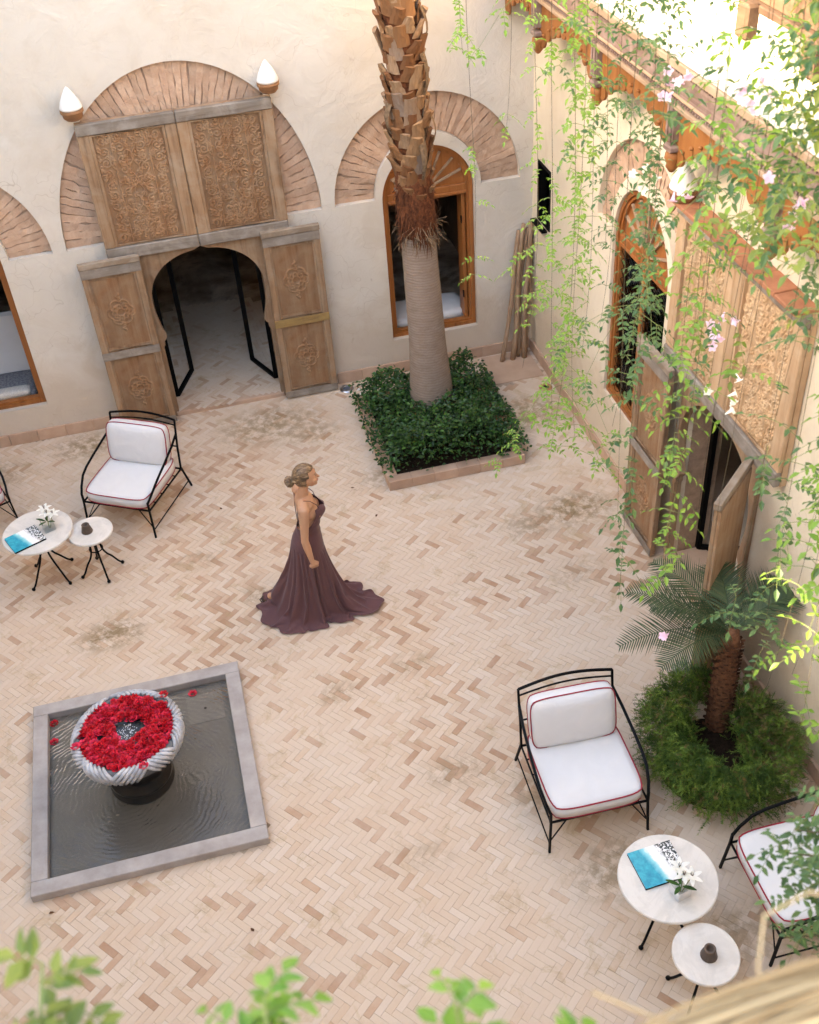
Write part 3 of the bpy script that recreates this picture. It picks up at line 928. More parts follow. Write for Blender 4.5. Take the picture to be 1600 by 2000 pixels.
def big_panel_curves(w, h):
    C = []
    r = random.Random(5)
    rows = 10
    for row in range(rows):
        z = -h / 2 + h * (row + .5) / rows
        for side in (-1, 1):
            # outer border scrolls
            C += spiral_pts(side * (w * .38), z, h / rows * .46, 1.6, PI / 2 * (1 if row % 2 else -1), side * (1 if row % 2 else -1))
            # inner scrolls, mirrored about the middle
            C += spiral_pts(side * (w * .15), z + h / rows * .25, h / rows * .42, 1.4, r.uniform(0, 6), side)
            C += spiral_pts(side * (w * .06), z - h / rows * .2, h / rows * .25, 1.2, r.uniform(0, 6), -side)
            for q in range(4):
                a = r.uniform(0, 2 * PI)
                x0, z0 = side * w * r.uniform(.03, .45), z + r.uniform(-.4, .4) * h / rows
                for i in range(9):
                    C.append((x0 + side * .035 * (i / 8) * math.cos(a), z0 + .035 * (i / 8) * math.sin(a)))
    for q in range(85):
        x0, z0 = r.uniform(.02, w * .47), r.uniform(-.48, .48) * h
        rr_, tn, ph = r.uniform(.018, .036), r.uniform(.7, 1.2), r.uniform(0, 6)
        for s in (-1, 1):
            C += [(s * p_[0], p_[1]) for p_ in spiral_pts(x0, z0, rr_, tn, ph, 1, 26)]
    for i in range(240):
        t = i / 239
        zz = -h / 2 + h * t
        for s in (-1, 1):
            C.append((s * w * .26, zz)); C.append((s * (.02 + .03 * math.sin(t * 30)), zz))
    return C
def medallion_curves(rx, rz):
    C = []
    for k in range(8):
        a = 2 * PI * k / 8
        C += spiral_pts(rx * .55 * math.cos(a), rz * .5 * math.sin(a), rx * .33, 1.3, a, 1 if k % 2 else -1, 40)
    for i in range(200):
        a = 2 * PI * i / 200
        rr = .78 + .22 * abs(math.cos(3 * a)) ** .6
        C.append((rx * rr * math.cos(a), rz * rr * math.sin(a)))
        C.append((rx * .3 * math.cos(a), rz * .3 * math.sin(a)))
    for s in (-1, 1):
        for i in range(40):
            t = i / 39
            C.append((0.02 * math.sin(t * 9), s * (rz + t * rz * .5)))
    return C
def small_curl_curves(rx, rz):
    return medallion_curves(rx, rz)

PW, PH = 1.02, 1.52
big_me = relief(PW - .27, PH - .28, 140, 210, big_panel_curves(PW - .29, PH - .32), 0.0074, 0.015)
LWD, LH = 0.66, 2.16
med_me = relief(LWD - .17, 0.86, 64, 104, medallion_curves(0.15, 0.16), 0.0085, 0.016, 0.001, 3)
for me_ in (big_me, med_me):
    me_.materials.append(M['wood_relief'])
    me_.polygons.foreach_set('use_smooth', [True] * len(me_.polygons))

def bar(name, x0, x1, z0, z1, y0, y1, m, parent, bev=0.006):
    return MB().box(((x0 + x1) / 2, (y0 + y1) / 2, (z0 + z1) / 2), (x1 - x0, abs(y1 - y0), z1 - z0), bev=bev).build(name, m, parent)

def make_leaf(parent, x0, seed, loc=(0, 0, 0), rz=0.0, mid=None):
    """wicket leaf: two framed carved panels with rails; origin at its hinge foot, leaf runs to +x from x0"""
    w = LWD
    lf = MB().box((x0 + w / 2, 0.012, LH / 2 + .03), (w - .01, 0.022, LH - .02)).build('door_leaf', M['wood_old'], parent, loc=loc, rot=(0, 0, rz))
    for a, b in ((x0, x0 + .075), (x0 + w - .075, x0 + w)):
        bar('stile', a, b, .03, .03 + LH, -.035, .0, M['wood_old'], lf)
    for a, b, mm in ((.03, .12, M['wood_grey']), (1.03, 1.13, mid or M['wood_grey']), (LH - .08, LH + .03, M['wood_grey'])):
        bar('rail', x0 - .002, x0 + w + .002, a, b, -.041, -.0352, mm, lf, .002)
    bar('top_rail', x0 - .008, x0 + w + .008, LH + .033, LH + .10, -.045, .02, M['wood_old_x'], lf)
    for zc in (.575, 1.605):
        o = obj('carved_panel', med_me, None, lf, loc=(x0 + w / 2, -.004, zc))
        zz = (.12, 1.03) if zc < 1 else (1.13, LH - .08)
        fr = MB()
        fr.tube([(x0 + .085, -.012, zz[0] + .012), (x0 + w - .085, -.012, zz[0] + .012), (x0 + w - .085, -.012, zz[1] - .012), (x0 + .085, -.012, zz[1] - .012)], .013, 4, closed=True, phase=PI / 4)
        fr.build('panel_moulding', M['wood_old'], lf)
    return lf

def make_gate(name, loc, rz, label, right_open=0.0):
    g = empty(name, loc, rz, label, 'gate')
    # upper fixed leaves
    for sx in (-1, 1):
        cx = sx * (PW / 2 + .003)
        x0, x1 = cx - PW / 2, cx + PW / 2
        up = MB().box((cx, -.03, 2.2 + PH / 2), (PW - .004, .05, PH - .004)).build('upper_leaf', M['wood_old'], g)
        for a, b in ((x0, x0 + .12), (x1 - .12, x1)):
            bar('stile', a, b, 2.34, 2.2 + PH - .12, -.10, -.0555, M['wood_old'], up, .008)
        bar('rail', x0, x1, 2.2, 2.339, -.112, -.0556, M['wood_grey'], up, .01)
        bar('rail', x0, x1, 2.2 + PH - .119, 2.2 + PH, -.118, -.0556, M['wood_grey'], up, .01)
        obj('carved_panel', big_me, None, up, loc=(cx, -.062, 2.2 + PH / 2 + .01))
        fr = MB(); q = .135
        fr.tube([(x0 + q, -.078, 2.2 + .155), (x1 - q, -.078, 2.2 + .155), (x1 - q, -.078, 2.2 + PH - .135), (x0 + q, -.078, 2.2 + PH - .135)], .022, 4, closed=True, phase=PI / 4)
        fr.build('panel_moulding', M['wood_old'], up)
    # horseshoe surround board
    pts = []
    cz, rr = 1.57, 0.655
    out = [(-.70, 0.0), (-.645, 0.0), (-.645, .98), (-.625, 1.01), (-.632, 1.05), (-.598, 1.09)]
    a0, a1 = R(207), R(97)
    for k in range(25):
        a = a0 + (a1 - a0) * k / 24
        rz_ = rr * (1.5 if math.sin(a) < 0 else 1 - .12 * math.sin(a))
        out.append((rr * math.cos(a), cz + rz_ * math.sin(a)))
    half = out[6:]
    left = out[:6] + half
    right = [(-x, z) for x, z in reversed(left)]
    poly = left + [(0, 2.178)] + right + [(.70, 2.199), (-.70, 2.199)]
    # build as fan of two halves to keep faces clean
    sheet('horseshoe_surround', [poly], M['wood_old'], g, -.045, .03)
    bar('lintel', -.74, .74, 2.2005, 2.2015, -.05, .0, M['wood_old_x'], g, 0)
    make_leaf(g, -LWD, 1, (-.69, -.165, 0), 0.02)
    make_leaf(g, 0, 2, (.69, -.13, 0), right_open, M['wood_yellow'])
    # glass door leaves folded inwards
    for sx in (-1, 1):
        ang = R(112) if sx > 0 else R(68)
        ang = {1: R(113), -1: R(67)}[sx]
        hx, hy = sx * .63, .30
        d = Vector((math.cos(ang), math.sin(ang), 0))
        L = .60
        def at(t, z): return (hx + d.x * L * t, hy + d.y * L * t, z)
        gd_ = MB()
        for path in ([at(0, .07), at(1, .07)], [at(1, .07), at(1, 2.12)], [at(1, 2.12), at(0, 2.12)], [at(0, 2.12), at(0, .07)]):
            gd_.tube(path, .035, 4, phase=PI / 4)
        gl = gd_.build('glass_door', M['iron_dark'], g)
        MB().add([at(.05, .10), at(.95, .10), at(.95, 2.09), at(.05, 2.09)], [(0, 1, 2, 3)]).build('pane', M['glass'], gl)
    MB().box((0, .0, .022), (1.36, .12, .07), bev=.008).build('threshold', M['skirting'], g)
    MB().box((0, .22, .02), (1.30, .30, .075)).build('sill_step', M['slab'], g)
    return g
make_gate('wooden_gate', (AX, YB - .003, 0), 0, 'tall weathered carved wooden gate in the back wall with an open horseshoe doorway')
g2 = make_gate('wooden_gate', (XR - .003, 6.87, 0), -PI / 2, 'carved wooden gate in the right wall, half hidden by hanging vines', R(-48))
M['wood_pale'] = m_wood('wood_pale', (0.43, 0.27, 0.15), (0.52, 0.36, 0.22), (0.24, 0.135, 0.065), 2, 0.8, 0.8, 1.0, (0.52, 0.39, 0.26))
M['relief_pale'] = m_wood('relief_pale', (0.45, 0.28, 0.15), (0.54, 0.37, 0.22), (0.28, 0.155, 0.072), 2, 0.8, 0.8, 0.9, (0.54, 0.41, 0.27))
worn_lit_relief(M['relief_pale'])
for ul in [c for c in g2.children if c.name.startswith('upper_leaf')]:
    for c in [ul] + list(ul.children):
        if c.data.materials and c.data.materials[0].name in ('wood_old', 'wood_relief'):
            c.material_slots[0].link = 'OBJECT'
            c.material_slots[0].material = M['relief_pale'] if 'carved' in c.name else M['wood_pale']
# terracotta coping tiles along the top of the right gate
for k in range(7):
    bar('ledge_tile', -1.02 + k * .291, -1.02 + (k + 1) * .291 - .004, 2.2 + PH + .002, 2.2 + PH + .04 + rng.gauss(0, .002), -.20, .0, M['terracotta'], g2, .006)

# wall lamps: pale pointed shades on turned brown brackets
def wall_lamp(loc, label, group='pointed wall lamps'):
    L = empty('wall_lamp', loc, 0, label, 'lamp', group)
    MB().lathe([(.0, .0), (.075, .004), (.10, .03), (.105, .07), (.118, .078), (.118, .108), (.0, .11)], 20).build('bracket', M['lamp_base'], L, True)
    MB().lathe([(.10, .109), (.113, .118), (.113, .135), (.094, .19), (.062, .25), (.024, .31), (.0, .335)], 24).build('lamp_shade', M['alabaster'], L, True)
    return L
wall_lamp((-.80, YB - .13, 3.79), 'white pointed wall lamp at the left top corner of the back gate')
wall_lamp((1.21, YB - .13, 3.78), 'white pointed wall lamp at the right top corner of the back gate')
wall_lamp((XR - .14, 7.78, 3.75), 'white pointed wall lamp above the right gate behind the vines')

# ------------------------------------------------------------------ scalloped canopy along the right wall
cp = empty('wooden_canopy', (XR, 0, 0), 0, 'weathered wooden canopy beam with an orange scalloped fringe along the right wall', 'canopy')
XB = -0.37     # relative to the wall
Y0, Y1 = 2.4, YB - .01
def ybox(name, x0, x1, z0, z1, m, y0=Y0, y1=Y1, par=cp, bev=.006):
    return MB().box(((x0 + x1) / 2, (y0 + y1) / 2, (z0 + z1) / 2), (x1 - x0, y1 - y0, z1 - z0), bev=bev).build(name, m, par)
ybox('beam', XB, XB + .16, 4.66, 4.90, M['wood_beam'])
ybox('lower_moulding', XB - .035, XB + .10, 4.615, 4.655, M['wood_trim'])
ybox('roof_slab', XB - .03, -.001, 4.966, 5.03, M['plaster_white'])
ybox('upper_moulding', XB - .05, XB + .20, 4.905, 4.965, M['wood_trim'])
ybox('edge_strip', XB - .02, XB - .001, 4.69, 4.715, M['wood_trim'])
dn = MB()
y = Y0
while y < Y1 - .04:
    dn.box((XB - .012, y, 4.885), (.022, .022, .026)); dn.box((XB - .012, y, 4.675), (.018, .02, .02)); y += .042
tag(dn.build('dentil_strip', M['wood_beam'], cp), kind='stuff')
yy = Y0
while yy < Y1 - .05:
    w_ = min(.24, Y1 - yy)
    MB().box((XB / 2 + .06, yy + w_ / 2, 4.61), (-XB - .12, w_ - .006, .022), bev=.003).build('soffit_board', M['wood_fringe'], cp)
    MB().box((XB / 2 + .06, yy + w_ / 2, 4.975), (-XB + .14, w_ - .006, .02), bev=.003).build('roof_board', M['wood_trim'], cp) if False else None
    yy += .24
posts = [10.72, 9.16, 7.6, 6.04, 4.48]
bays = []
edges_y = [Y1] + posts + [Y0]
for i in range(len(edges_y) - 1):
    b, a = edges_y[i], edges_y[i + 1]
    full = b - a
    # profile deep at posts, shallow at the middle of the bay, built of scallops
    segs = max(4, int(full / .14))
    poly = []
    prof = lambda u: 4.47 - .30 * abs(2 * u - 1) ** 2.2
    for k in range(segs):
        u0, u1 = k / segs, (k + 1) / segs
        for q in range(7):
            t = q / 6
            u = u0 + (u1 - u0) * t
            zz = prof((u0 + u1) / 2) - .055 * math.sin(PI * t) ** .6
            poly.append((a + .012 + (full - .024) * u, zz))
    poly += [(b - .012, 4.605), (a + .012, 4.605)]
    me_b = MB(); n_ = len(poly)
    me_b.add([(XB + .03, p[0], p[1]) for p in poly] + [(XB + .055, p[0], p[1]) for p in poly],
             [tuple(range(n_)), tuple(range(2 * n_ - 1, n_ - 1, -1))] + [(k, k + n_, (k + 1) % n_ + n_, (k + 1) % n_) for k in range(n_)])
    me_b.build('scalloped_board', M['wood_fringe'], cp)
    for k in range(1, segs):      # bosses between scallops
        u = k / segs
        yk = a + .012 + (full - .024) * u
        MB().lathe([(0, -.012), (.016, -.010), (.02, 0), (.016, .010), (0, .012)], 8).build('boss', M['wood_fringe'], cp, True, loc=(XB + .02, yk, prof(u) + .035))
for py in posts:
    pb = MB()
    pb.box((XB + .02, py, 4.50), (.10, .10, .30), bev=.01)
    pb.box((XB + .02, py, 4.30), (.13, .13, .05), bev=.012)
    post = pb.build('post', M['wood_beam'], cp)
    pd = MB().lathe([(.03, 0), (.06, -.02), (.065, -.06), (.045, -.10), (.05, -.13), (.02, -.17), (0, -.18)], 14, (XB + .02, py, 4.275)).build('pendant', M['wood_fringe'], post, True)
    for s in (-1, 1):
        MB().tube([(XB - .032, py + s * .03, 4.36), (XB - .032, py + s * .03, 4.66)], .016, 6).build('post_moulding', M['wood_beam'], post)
    # curled bracket under the beam
    pr_ = []
    for k in range(15):
        t = k / 14
        pr_.append((py - .30 * (1 - t), 4.18 + .10 * math.sin(t * PI * 3) * (1 - t) - .13 * t))
    poly = pr_ + [(py + .30 * (1 - k / 14), 4.18 + .10 * math.sin((k / 14) * PI * 3) * (1 - k / 14) - .13 * (k / 14)) for k in range(13, -1, -1)] + [(py + .30, 4.36), (py - .30, 4.36)]
# upper gallery eave beam glimpsed at the top right corner
ug = empty('gallery_beam', (XR, 0, 0), 0, 'brown carved eave beam at the top right corner above the sunlit wall', 'beam')
for z0, z1, x0, mt in ((5.60, 5.86, -.36, 'wood_dark'), (5.862, 5.92, -.42, 'wood_dark'), (5.55, 5.598, -.40, 'wood_dark')):
    MB().box(((x0) / 2, 4.55, (z0 + z1) / 2), (-x0, 4.5, z1 - z0), bev=.008).build('moulding', M[mt], ug)
for k in range(6):
    MB().box((-.43, 6.6 - k * .8, 5.50), (.10, .14, .22), bev=.02).build('bracket', M['wood_dark'], ug)
# vines hang from an eave beam above the picture
pe = empty('pergola_beam', (2.05, 4.3, 8.75), 0, 'long wooden beam above the picture that the vines hang from', 'beam')
MB().box((0, 0, 0), (.14, 5.2, .14), bev=.01).build('timber', M['wood_beam'], pe)
for yy in (-2.3, 0, 2.3):
    MB().box((1.15, yy, .15), (2.5, .09, .12), bev=.01).build('rafter', M['wood_beam'], pe)

# ------------------------------------------------------------------ items against the back wall
for i, (bx_, by_, tx, ty, L_, rad, lab) in enumerate([
    (3.70, 11.60, 4.00, 11.78, 1.70, .030, 'leftmost bent wooden pole leaning in the back corner'),
    (3.83, 11.59, 4.05, 11.77, 1.78, .034, 'second wooden pole from the left leaning in the back corner'),
    (3.92, 11.66, 4.08, 11.79, 1.72, .026, 'dark thin wooden pole in the middle of the corner bundle'),
    (4.00, 11.60, 4.11, 11.76, 1.80, .036, 'thickest light wooden pole leaning at the right of the corner bundle'),
    (4.08, 11.70, 4.14, 11.79, 1.68, .024, 'thin wooden pole furthest right, close against the side wall')]):
    dx, dy = tx - bx_, ty - by_
    path = []
    for k in range(9):
        t = k / 8
        path.append((dx * t + .02 * math.sin(t * 5 + i), dy * t + .012 * math.sin(t * 7 + i * 2), L_ * t))
    o = MB().tube(path, [rad * (1 - .2 * k / 8 + .06 * math.sin(k * 2.1 + i)) for k in range(9)], 9).build('wooden_pole', M['wood_pole'], None, True, loc=(bx_, by_, .0))
    tag(o, lab, 'pole', 'wooden poles leaning in the back corner')
o = MB().box((3.785, 11.445, .004), (.63, .65, .02), bev=.004).build('floor_slab', M['slab'])
tag(o, 'square stone floor slab let into the paving below the leaning poles', 'slab')
dr = empty('floor_drain', (4.03, 10.86, 0), 0, 'small round rusty drain ring beside the right wall', 'drain')
MB().lathe([(.045, .004), (.05, .012), (.075, .014), (.085, .004)], 20).build('ring', M['terracotta'], dr, True)
MB().lathe([(0, .003), (.05, .004)], 20).build('hole', M['void'], dr)
up = empty('ground_light', (1.66, 11.66, 0), 0, 'round metal uplight set into the paving beside the right gate leaf', 'light')
MB().lathe([(.045, .012), (.05, .016), (.08, .014), (.09, .0)], 24).build('rim', M['steel'], up, True)
MB().lathe([(0, .013), (.046, .012)], 24).build('lens', M['lens'], up, True)

def puff_box(w, d, t, nu=14, nv=14, puff=.03, r=.03, edge=.5):
    """pillow-like closed box: x w, y d, z t, centred"""
    mb = MB()
    top = []; 
    def pt(u, v, s):
        x, y = (u - .5) * w, (v - .5) * d
        bu, bv = 1 - (2 * u - 1) ** 2, 1 - (2 * v - 1) ** 2
        b = (max(bu, 0) ** .42) * (max(bv, 0) ** .42)
        z = s * (t / 2 + puff * b)
        # pull the corners in a little
        k = 1 - .05 * (abs(2 * u - 1) ** 4) * (abs(2 * v - 1) ** 4) * 2 - .012 * (1 - min(bu, bv)) * (bu + bv)
        return (x * k, y * k, z)
    g = {}
    for s in (-1, 1):
        for i in range(nu + 1):
            for j in range(nv + 1):
                g[(s, i, j)] = len(mb.v)
                mb.v.append(pt(i / nu, j / nv, s))
    for i in range(nu):
        for j in range(nv):
            mb.f.append((g[1, i, j], g[1, i + 1, j], g[1, i + 1, j + 1], g[1, i, j + 1]))
            mb.f.append((g[-1, i, j], g[-1, i, j + 1], g[-1, i + 1, j + 1], g[-1, i + 1, j]))
    ring = [(i, 0) for i in range(nu)] + [(nu, j) for j in range(nv)] + [(i, nv) for i in range(nu, 0, -1)] + [(0, j) for j in range(nv, 0, -1)]
    N = len(ring)
    mids = []
    for (i, j) in ring:
        x, y, _ = pt(i / nu, j / nv, 1)
        mids.append(len(mb.v)); mb.v.append((x * (1 + .02 * edge), y * (1 + .02 * edge), 0))
    for k in range(N):
        a, b = ring[k], ring[(k + 1) % N]
        mb.f.append((g[1, a[0], a[1]], mids[k], mids[(k + 1) % N], g[1, b[0], b[1]]))
        mb.f.append((mids[k], g[-1, a[0], a[1]], g[-1, b[0], b[1]], mids[(k + 1) % N]))
    rim = lambda s, e=.0: [Vector(pt(i / nu, j / nv, s)) * 1.0 for (i, j) in ring]
    return mb, rim

# inside the windows
bc = MB().box((2.9, YB + .50, .25), (1.02, .56, .45)).build('window_bench', M['plaster_white'])
tag(bc, 'pale built-in bench behind the window of the back wall beside the palm', 'bench')
mb, _ = puff_box(1.0, .54, .10, 10, 8, .02)
tag(mb.build('bench_cushion', M['bench_white'], None, True, loc=(2.9, YB + .50, .53)), 'off-white seat cushion on the bench inside the window behind the palm', 'cushion')
bc = MB().box((-2.5, YB + .55, .25), (1.02, .66, .42)).build('window_bench', M['plaster_white'])
tag(bc, 'built-in bench inside the window at the left edge', 'bench')
mb, _ = puff_box(.9, .55, .10, 14, 10, .03)
th = mb.build('throw_blanket', M['throw'], None, True, loc=(-2.50, YB + .48, .51))
tag(th, 'dark grey woven throw folded on the bench in the left window', 'blanket')
mb, _ = puff_box(.52, .17, .06, 10, 6, .02)
fr_ = mb.build('fringe_band', M['throw_white'], th, True, loc=(.12, -.22, .055))
ts = MB()
for k in range(16):
    x = .08 + .02 * k
    ts.tube([(x - .1, -.16, .09), (x - .11 + rng.gauss(0, .01), -.24, .075), (x - .12 + rng.gauss(0, .015), -.29, .06)], .007, 4)
ts.build('tassel', M['throw_white'], th)
tag(MB().box((-2.5, YB + .9, .85), (1.1, .12, .85), (R(-12), 0, 0), bev=.04).build('back_cushion', M['bench_white']), 'pale back cushion inside the left window', 'cushion')

# ------------------------------------------------------------------ fountain
pl = empty('fountain_basin', (0, 0, 0), 0, 'square sunken pool of shallow water with a grey concrete kerb', 'pool')
x0, x1, y0, y1 = POOL
kw = .132
KH = .085
MB().box(((x0 + x1) / 2, y0 + kw / 2, KH / 2), (x1 - x0, kw, KH), bev=.006).build('kerb', M['concrete'], pl)
MB().box(((x0 + x1) / 2, y1 - kw / 2, KH / 2), (x1 - x0, kw, KH), bev=.006).build('kerb', M['concrete'], pl)
MB().box((x0 + kw / 2, (y0 + y1) / 2, KH / 2), (kw, y1 - y0 - 2 * kw - .002, KH), bev=.006).build('kerb', M['concrete'], pl)
MB().box((x1 - kw / 2, (y0 + y1) / 2, KH / 2), (kw, y1 - y0 - 2 * kw - .002, KH), bev=.006).build('kerb', M['concrete'], pl)
MB().box(((x0 + x1) / 2, (y0 + y1) / 2, -.010), (x1 - x0 - .1, y1 - y0 - .1, .03)).build('bed', M['pool_bed'], pl)
ht = MB().box((-.645, 6.935, .004), (.33, .34, .014), bev=.002).build('hatch', M['hatch'], pl)
MB().lathe([(0, .0125), (.014, .0125)], 12, (-.645, 6.925, 0)).build('finger_hole', M['void'], ht)
wt = MB().add([(x0 + kw - .004, y0 + kw - .004, .019), (x1 - kw + .004, y0 + kw - .004, .019), (x1 - kw + .004, y1 - kw + .004, .019), (x0 + kw - .004, y1 - kw + .004, .019)], [(0, 1, 2, 3)]).build('water', M['water'])
tag(wt, kind='structure')

BCX, BCY = -1.25, 6.30
bo = empty('fountain_bowl', (BCX, BCY, 0), 0, 'round dark stone fountain bowl with a carved grey twisted rim', 'fountain')
MB().lathe([(.0, .0), (.27, .0), (.275, .03), (.25, .055), (.245, .085), (.27, .10), (.265, .125), (.225, .15), (.235, .22), (.30, .36), (.38, .49), (.415, .56)], 56, cap0=False).build('pedestal', M['stone_dark'], bo, True)
MB().lathe([(.40, .50), (.445, .545), (.455, .60), (.432, .635), (.40, .646), (.385, .64), (.372, .60), (.33, .57), (.0, .56)], 72).build('bowl', M['stone_mid'], bo, True)
rim_ = MB()
NG, NR = 10, 6
for gi in range(NG):
    sg = 1 if gi % 2 else -1
    for k in range(NR):
        a = 2 * PI * (gi + (k + .5) / NR) / NG
        path = []; rad = []
        for q in range(7):
            t = q / 6
            rr = .432 - .052 * t + .042 * math.sin(PI * t * .9 + .12)
            zz = .515 + .140 * math.sin(PI * .55 * t + .04)
            aa = a + sg * (.36 * (t - .5))
            path.append((rr * math.cos(aa), rr * math.sin(aa), zz)); rad.append(.0180 * (.62 + .38 * math.sin(PI * (t * .8 + .1))))
        rim_.tube(path, rad, 6)
rim_.build('carved_rim', M['stone_rim'], bo, True)
MB().lathe([(0, .638), (.386, .638)], 48).build('bowl_water', M['bowl_water'], bo, True)
jet = MB()
for k in range(90):
    a, r = rng.uniform(0, 2 * PI), rng.uniform(.02, .085)
    jet.lathe([(0, -.002), (.0035, -.001), (.0045, .001), (.002, .003), (0, .0035)], 5, (r * math.cos(a), r * math.sin(a), .6395))
jt = jet.build('jet', M['foam'], bo, True); tag(jt, kind='stuff')

# rose heads
def rose_mesh(seed):
    r = random.Random(seed)
    mb = MB()
    for ring, (n, rad, tilt, size) in enumerate(((3, .004, 1.25, .014), (5, .010, .85, .017), (6, .017, .40, .020))):
        for k in range(n):
            a = 2 * PI * k / n + ring * .7 + r.uniform(-.2, .2)
            ca, sa = math.cos(a), math.sin(a)
            tl = tilt + r.uniform(-.15, .15)
            pts = []
            for (u, v) in ((0, -.4), (0, .4), (.55, .75), (.55, -.75), (1.0, .4), (1.0, -.4)):
                rr = rad + size * u * math.cos(tl); zz = size * u * math.sin(tl) + .004 - .002 * ring + .003 * abs(v)
                w = v * size
                pts.append((rr * ca - w * sa, rr * sa + w * ca, zz))
            mb.add(pts, [(0, 3, 2, 1), (3, 5, 4, 2)])
    me = mb.mesh('rose'); me.materials.append(M['rose'])
    return me
rmesh = [rose_mesh(s) for s in range(5)]
cnt = 0
spots = []
tries = 0
while len(spots) < 295 and tries < 9000:
    tries += 1
    a, r = rng.uniform(0, 2 * PI), .383 * math.sqrt(rng.random())
    x, y = r * math.cos(a), r * math.sin(a)
    hole = math.hypot((x - .015) / .135, (y - .02) / .115)
    if hole < 1 + .18 * math.sin(3 * a + 1): continue
    if math.hypot((x + .22) / .05, (y + .01) / .04) < 1: continue
    if any((x - q[0]) ** 2 + (y - q[1]) ** 2 < .0225 ** 2 for q in spots): continue
    spots.append((x, y))
for (x, y) in spots:
    o = bpy.data.objects.new('rose', rmesh[rng.randrange(5)])
    col.objects.link(o)
    o.location = (BCX + x, BCY + y, .639 + rng.uniform(0, .008))
    s = rng.uniform(.85, 1.25)
    o.scale = (s, s, s)
    o.rotation_euler = (rng.gauss(0, .25), rng.gauss(0, .25), rng.uniform(0, 6))
    tag(o, 'red rose head floating in the stone fountain bowl', 'flower', 'rose heads floating in the fountain bowl')
for (x, y, z, lab) in ((-.74, 7.13, .014, 'single red rose head in the pool water next to the square hatch'), (-2.00, 6.93, .014, 'single red rose head in the pool by the left kerb'),
                       (-2.0, 7.15, .014, 'single red rose head at the far left corner of the pool'), (BCX + .33, BCY + .30, .655, 'dark red rose head fallen on the bowl rim at the back right'),
                       (BCX + .12, BCY - .42, .668, 'red rose head lying on the front of the carved bowl rim'), (BCX - .41, BCY - .06, .668, 'red rose head on the left side of the bowl rim')):
    o = bpy.data.objects.new('rose', rmesh[rng.randrange(5)]); col.objects.link(o)
    o.location = (x, y, z); o.rotation_euler = (0, 0, rng.uniform(0, 6)); o.scale = (1.15,) * 3
    tag(o, lab, 'flower')

# ------------------------------------------------------------------ armchairs
def make_chair():
    c = empty('armchair')
    hw = .395
    fr = MB()
    z0 = .345
    b = .0125
    loop = [(-hw, -.42, z0), (hw, -.42, z0), (hw, .36, z0 - .02), (-hw, .36, z0 - .02)]
    fr.tube(loop, b, 4, closed=True, phase=PI / 4)
    for k in range(1, 5):
        y = -.42 + .78 * k / 5
        fr.tube([(-hw, y, z0 - .005), (hw, y, z0 - .005)], .007, 4, phase=PI / 4)
    fr.build('seat_frame', M['iron'], c)
    for s in (-1, 1):
        MB().tube([(s * hw, -.42, .46), (s * hw, -.425, z0), (s * (hw + .015), -.455, .0)], b, 4, phase=PI / 4).build('leg', M['iron'], c)
        MB().tube([(s * hw, .36, z0), (s * (hw + .015), .47, .0)], b, 4, phase=PI / 4).build('leg', M['iron'], c)
        MB().tube([(s * hw, .355, z0 - .04), (s * hw, .39, .60), (s * hw, .455, .925)], b, 4, phase=PI / 4).build('back_post', M['iron'], c)
        arm = [(s * hw, .425, .765), (s * (hw + .02), .25, .715), (s * (hw + .035), .0, .655), (s * (hw + .04), -.16, .615), (s * (hw + .038), -.26, .575), (s * (hw + .02), -.36, .50), (s * hw, -.42, .445), (s * hw, -.42, .35)]
        MB().tube(arm, .0135, 5, phase=PI / 4).build('arm', M['iron'], c)
        MB().tube([(s * (hw + .012), -.445, .10), (s * (hw + .012), .45, .10)], .007, 4, phase=PI / 4).build('stretcher', M['iron'], c)
        MB().tube([(s * hw, -.43, .12), (s * (hw - .13), -.42, z0)], .006, 4, phase=PI / 4).build('brace', M['iron'], c)
    top = [(hw * (2 * k / 12 - 1), .455 + .03 * math.sin(PI * k / 12), .925 + .035 * math.sin(PI * k / 12)) for k in range(13)]
    MB().tube(top, b, 4, phase=PI / 4).build('top_rail', M['iron'], c)
    mid_ = [(hw * (2 * k / 12 - 1), .44 + .03 * math.sin(PI * k / 12), .865 + .02 * math.sin(PI * k / 12)) for k in range(13)]
    MB().tube(mid_, .008, 4, phase=PI / 4).build('back_rail', M['iron'], c)
    MB().tube([(-hw, .395, .61), (hw, .395, .61)], .008, 4, phase=PI / 4).build('back_rail', M['iron'], c)
    mb, rim = puff_box(.765, .80, .115, 14, 14, .018)
    st = mb.build('seat_cushion', M['cushion'], c, True, loc=(0, -.035, .42))
    p = MB(); p.tube(rim(1), .0065, 5, closed=True); p.tube(rim(-1), .0065, 5, closed=True)
    p.build('piping', M['piping'], st, True)
    mb, rim = puff_box(.71, .48, .10, 16, 12, .065)
    bk = mb.build('back_cushion', M['cushion'], c, True, loc=(0, .275, .70), rot=(R(90 - 15), 0, 0))
    p = MB(); p.tube(rim(1), .0065, 5, closed=True); p.tube(rim(-1), .0065, 5, closed=True)
    p.build('piping', M['piping'], bk, True)
    return c
proto = make_chair()
def face_rz(fx, fy):           # chair faces local -y
    return math.atan2(fx, -fy)
chairs = [(2.265, 5.08, face_rz(-.03, -1), 'white cushioned iron armchair in front of the small palm shrub'),
          (-1.035, 10.10, face_rz(-.503, -.864), 'white cushioned iron armchair standing before the left leaf of the back gate'),
          (-2.90, 10.46, face_rz(.35, -.94), 'white cushioned iron armchair cut off by the left edge'),
          (3.50, 3.72, face_rz(-1, .02), 'white cushioned iron armchair at the bottom right under leafy branches')]
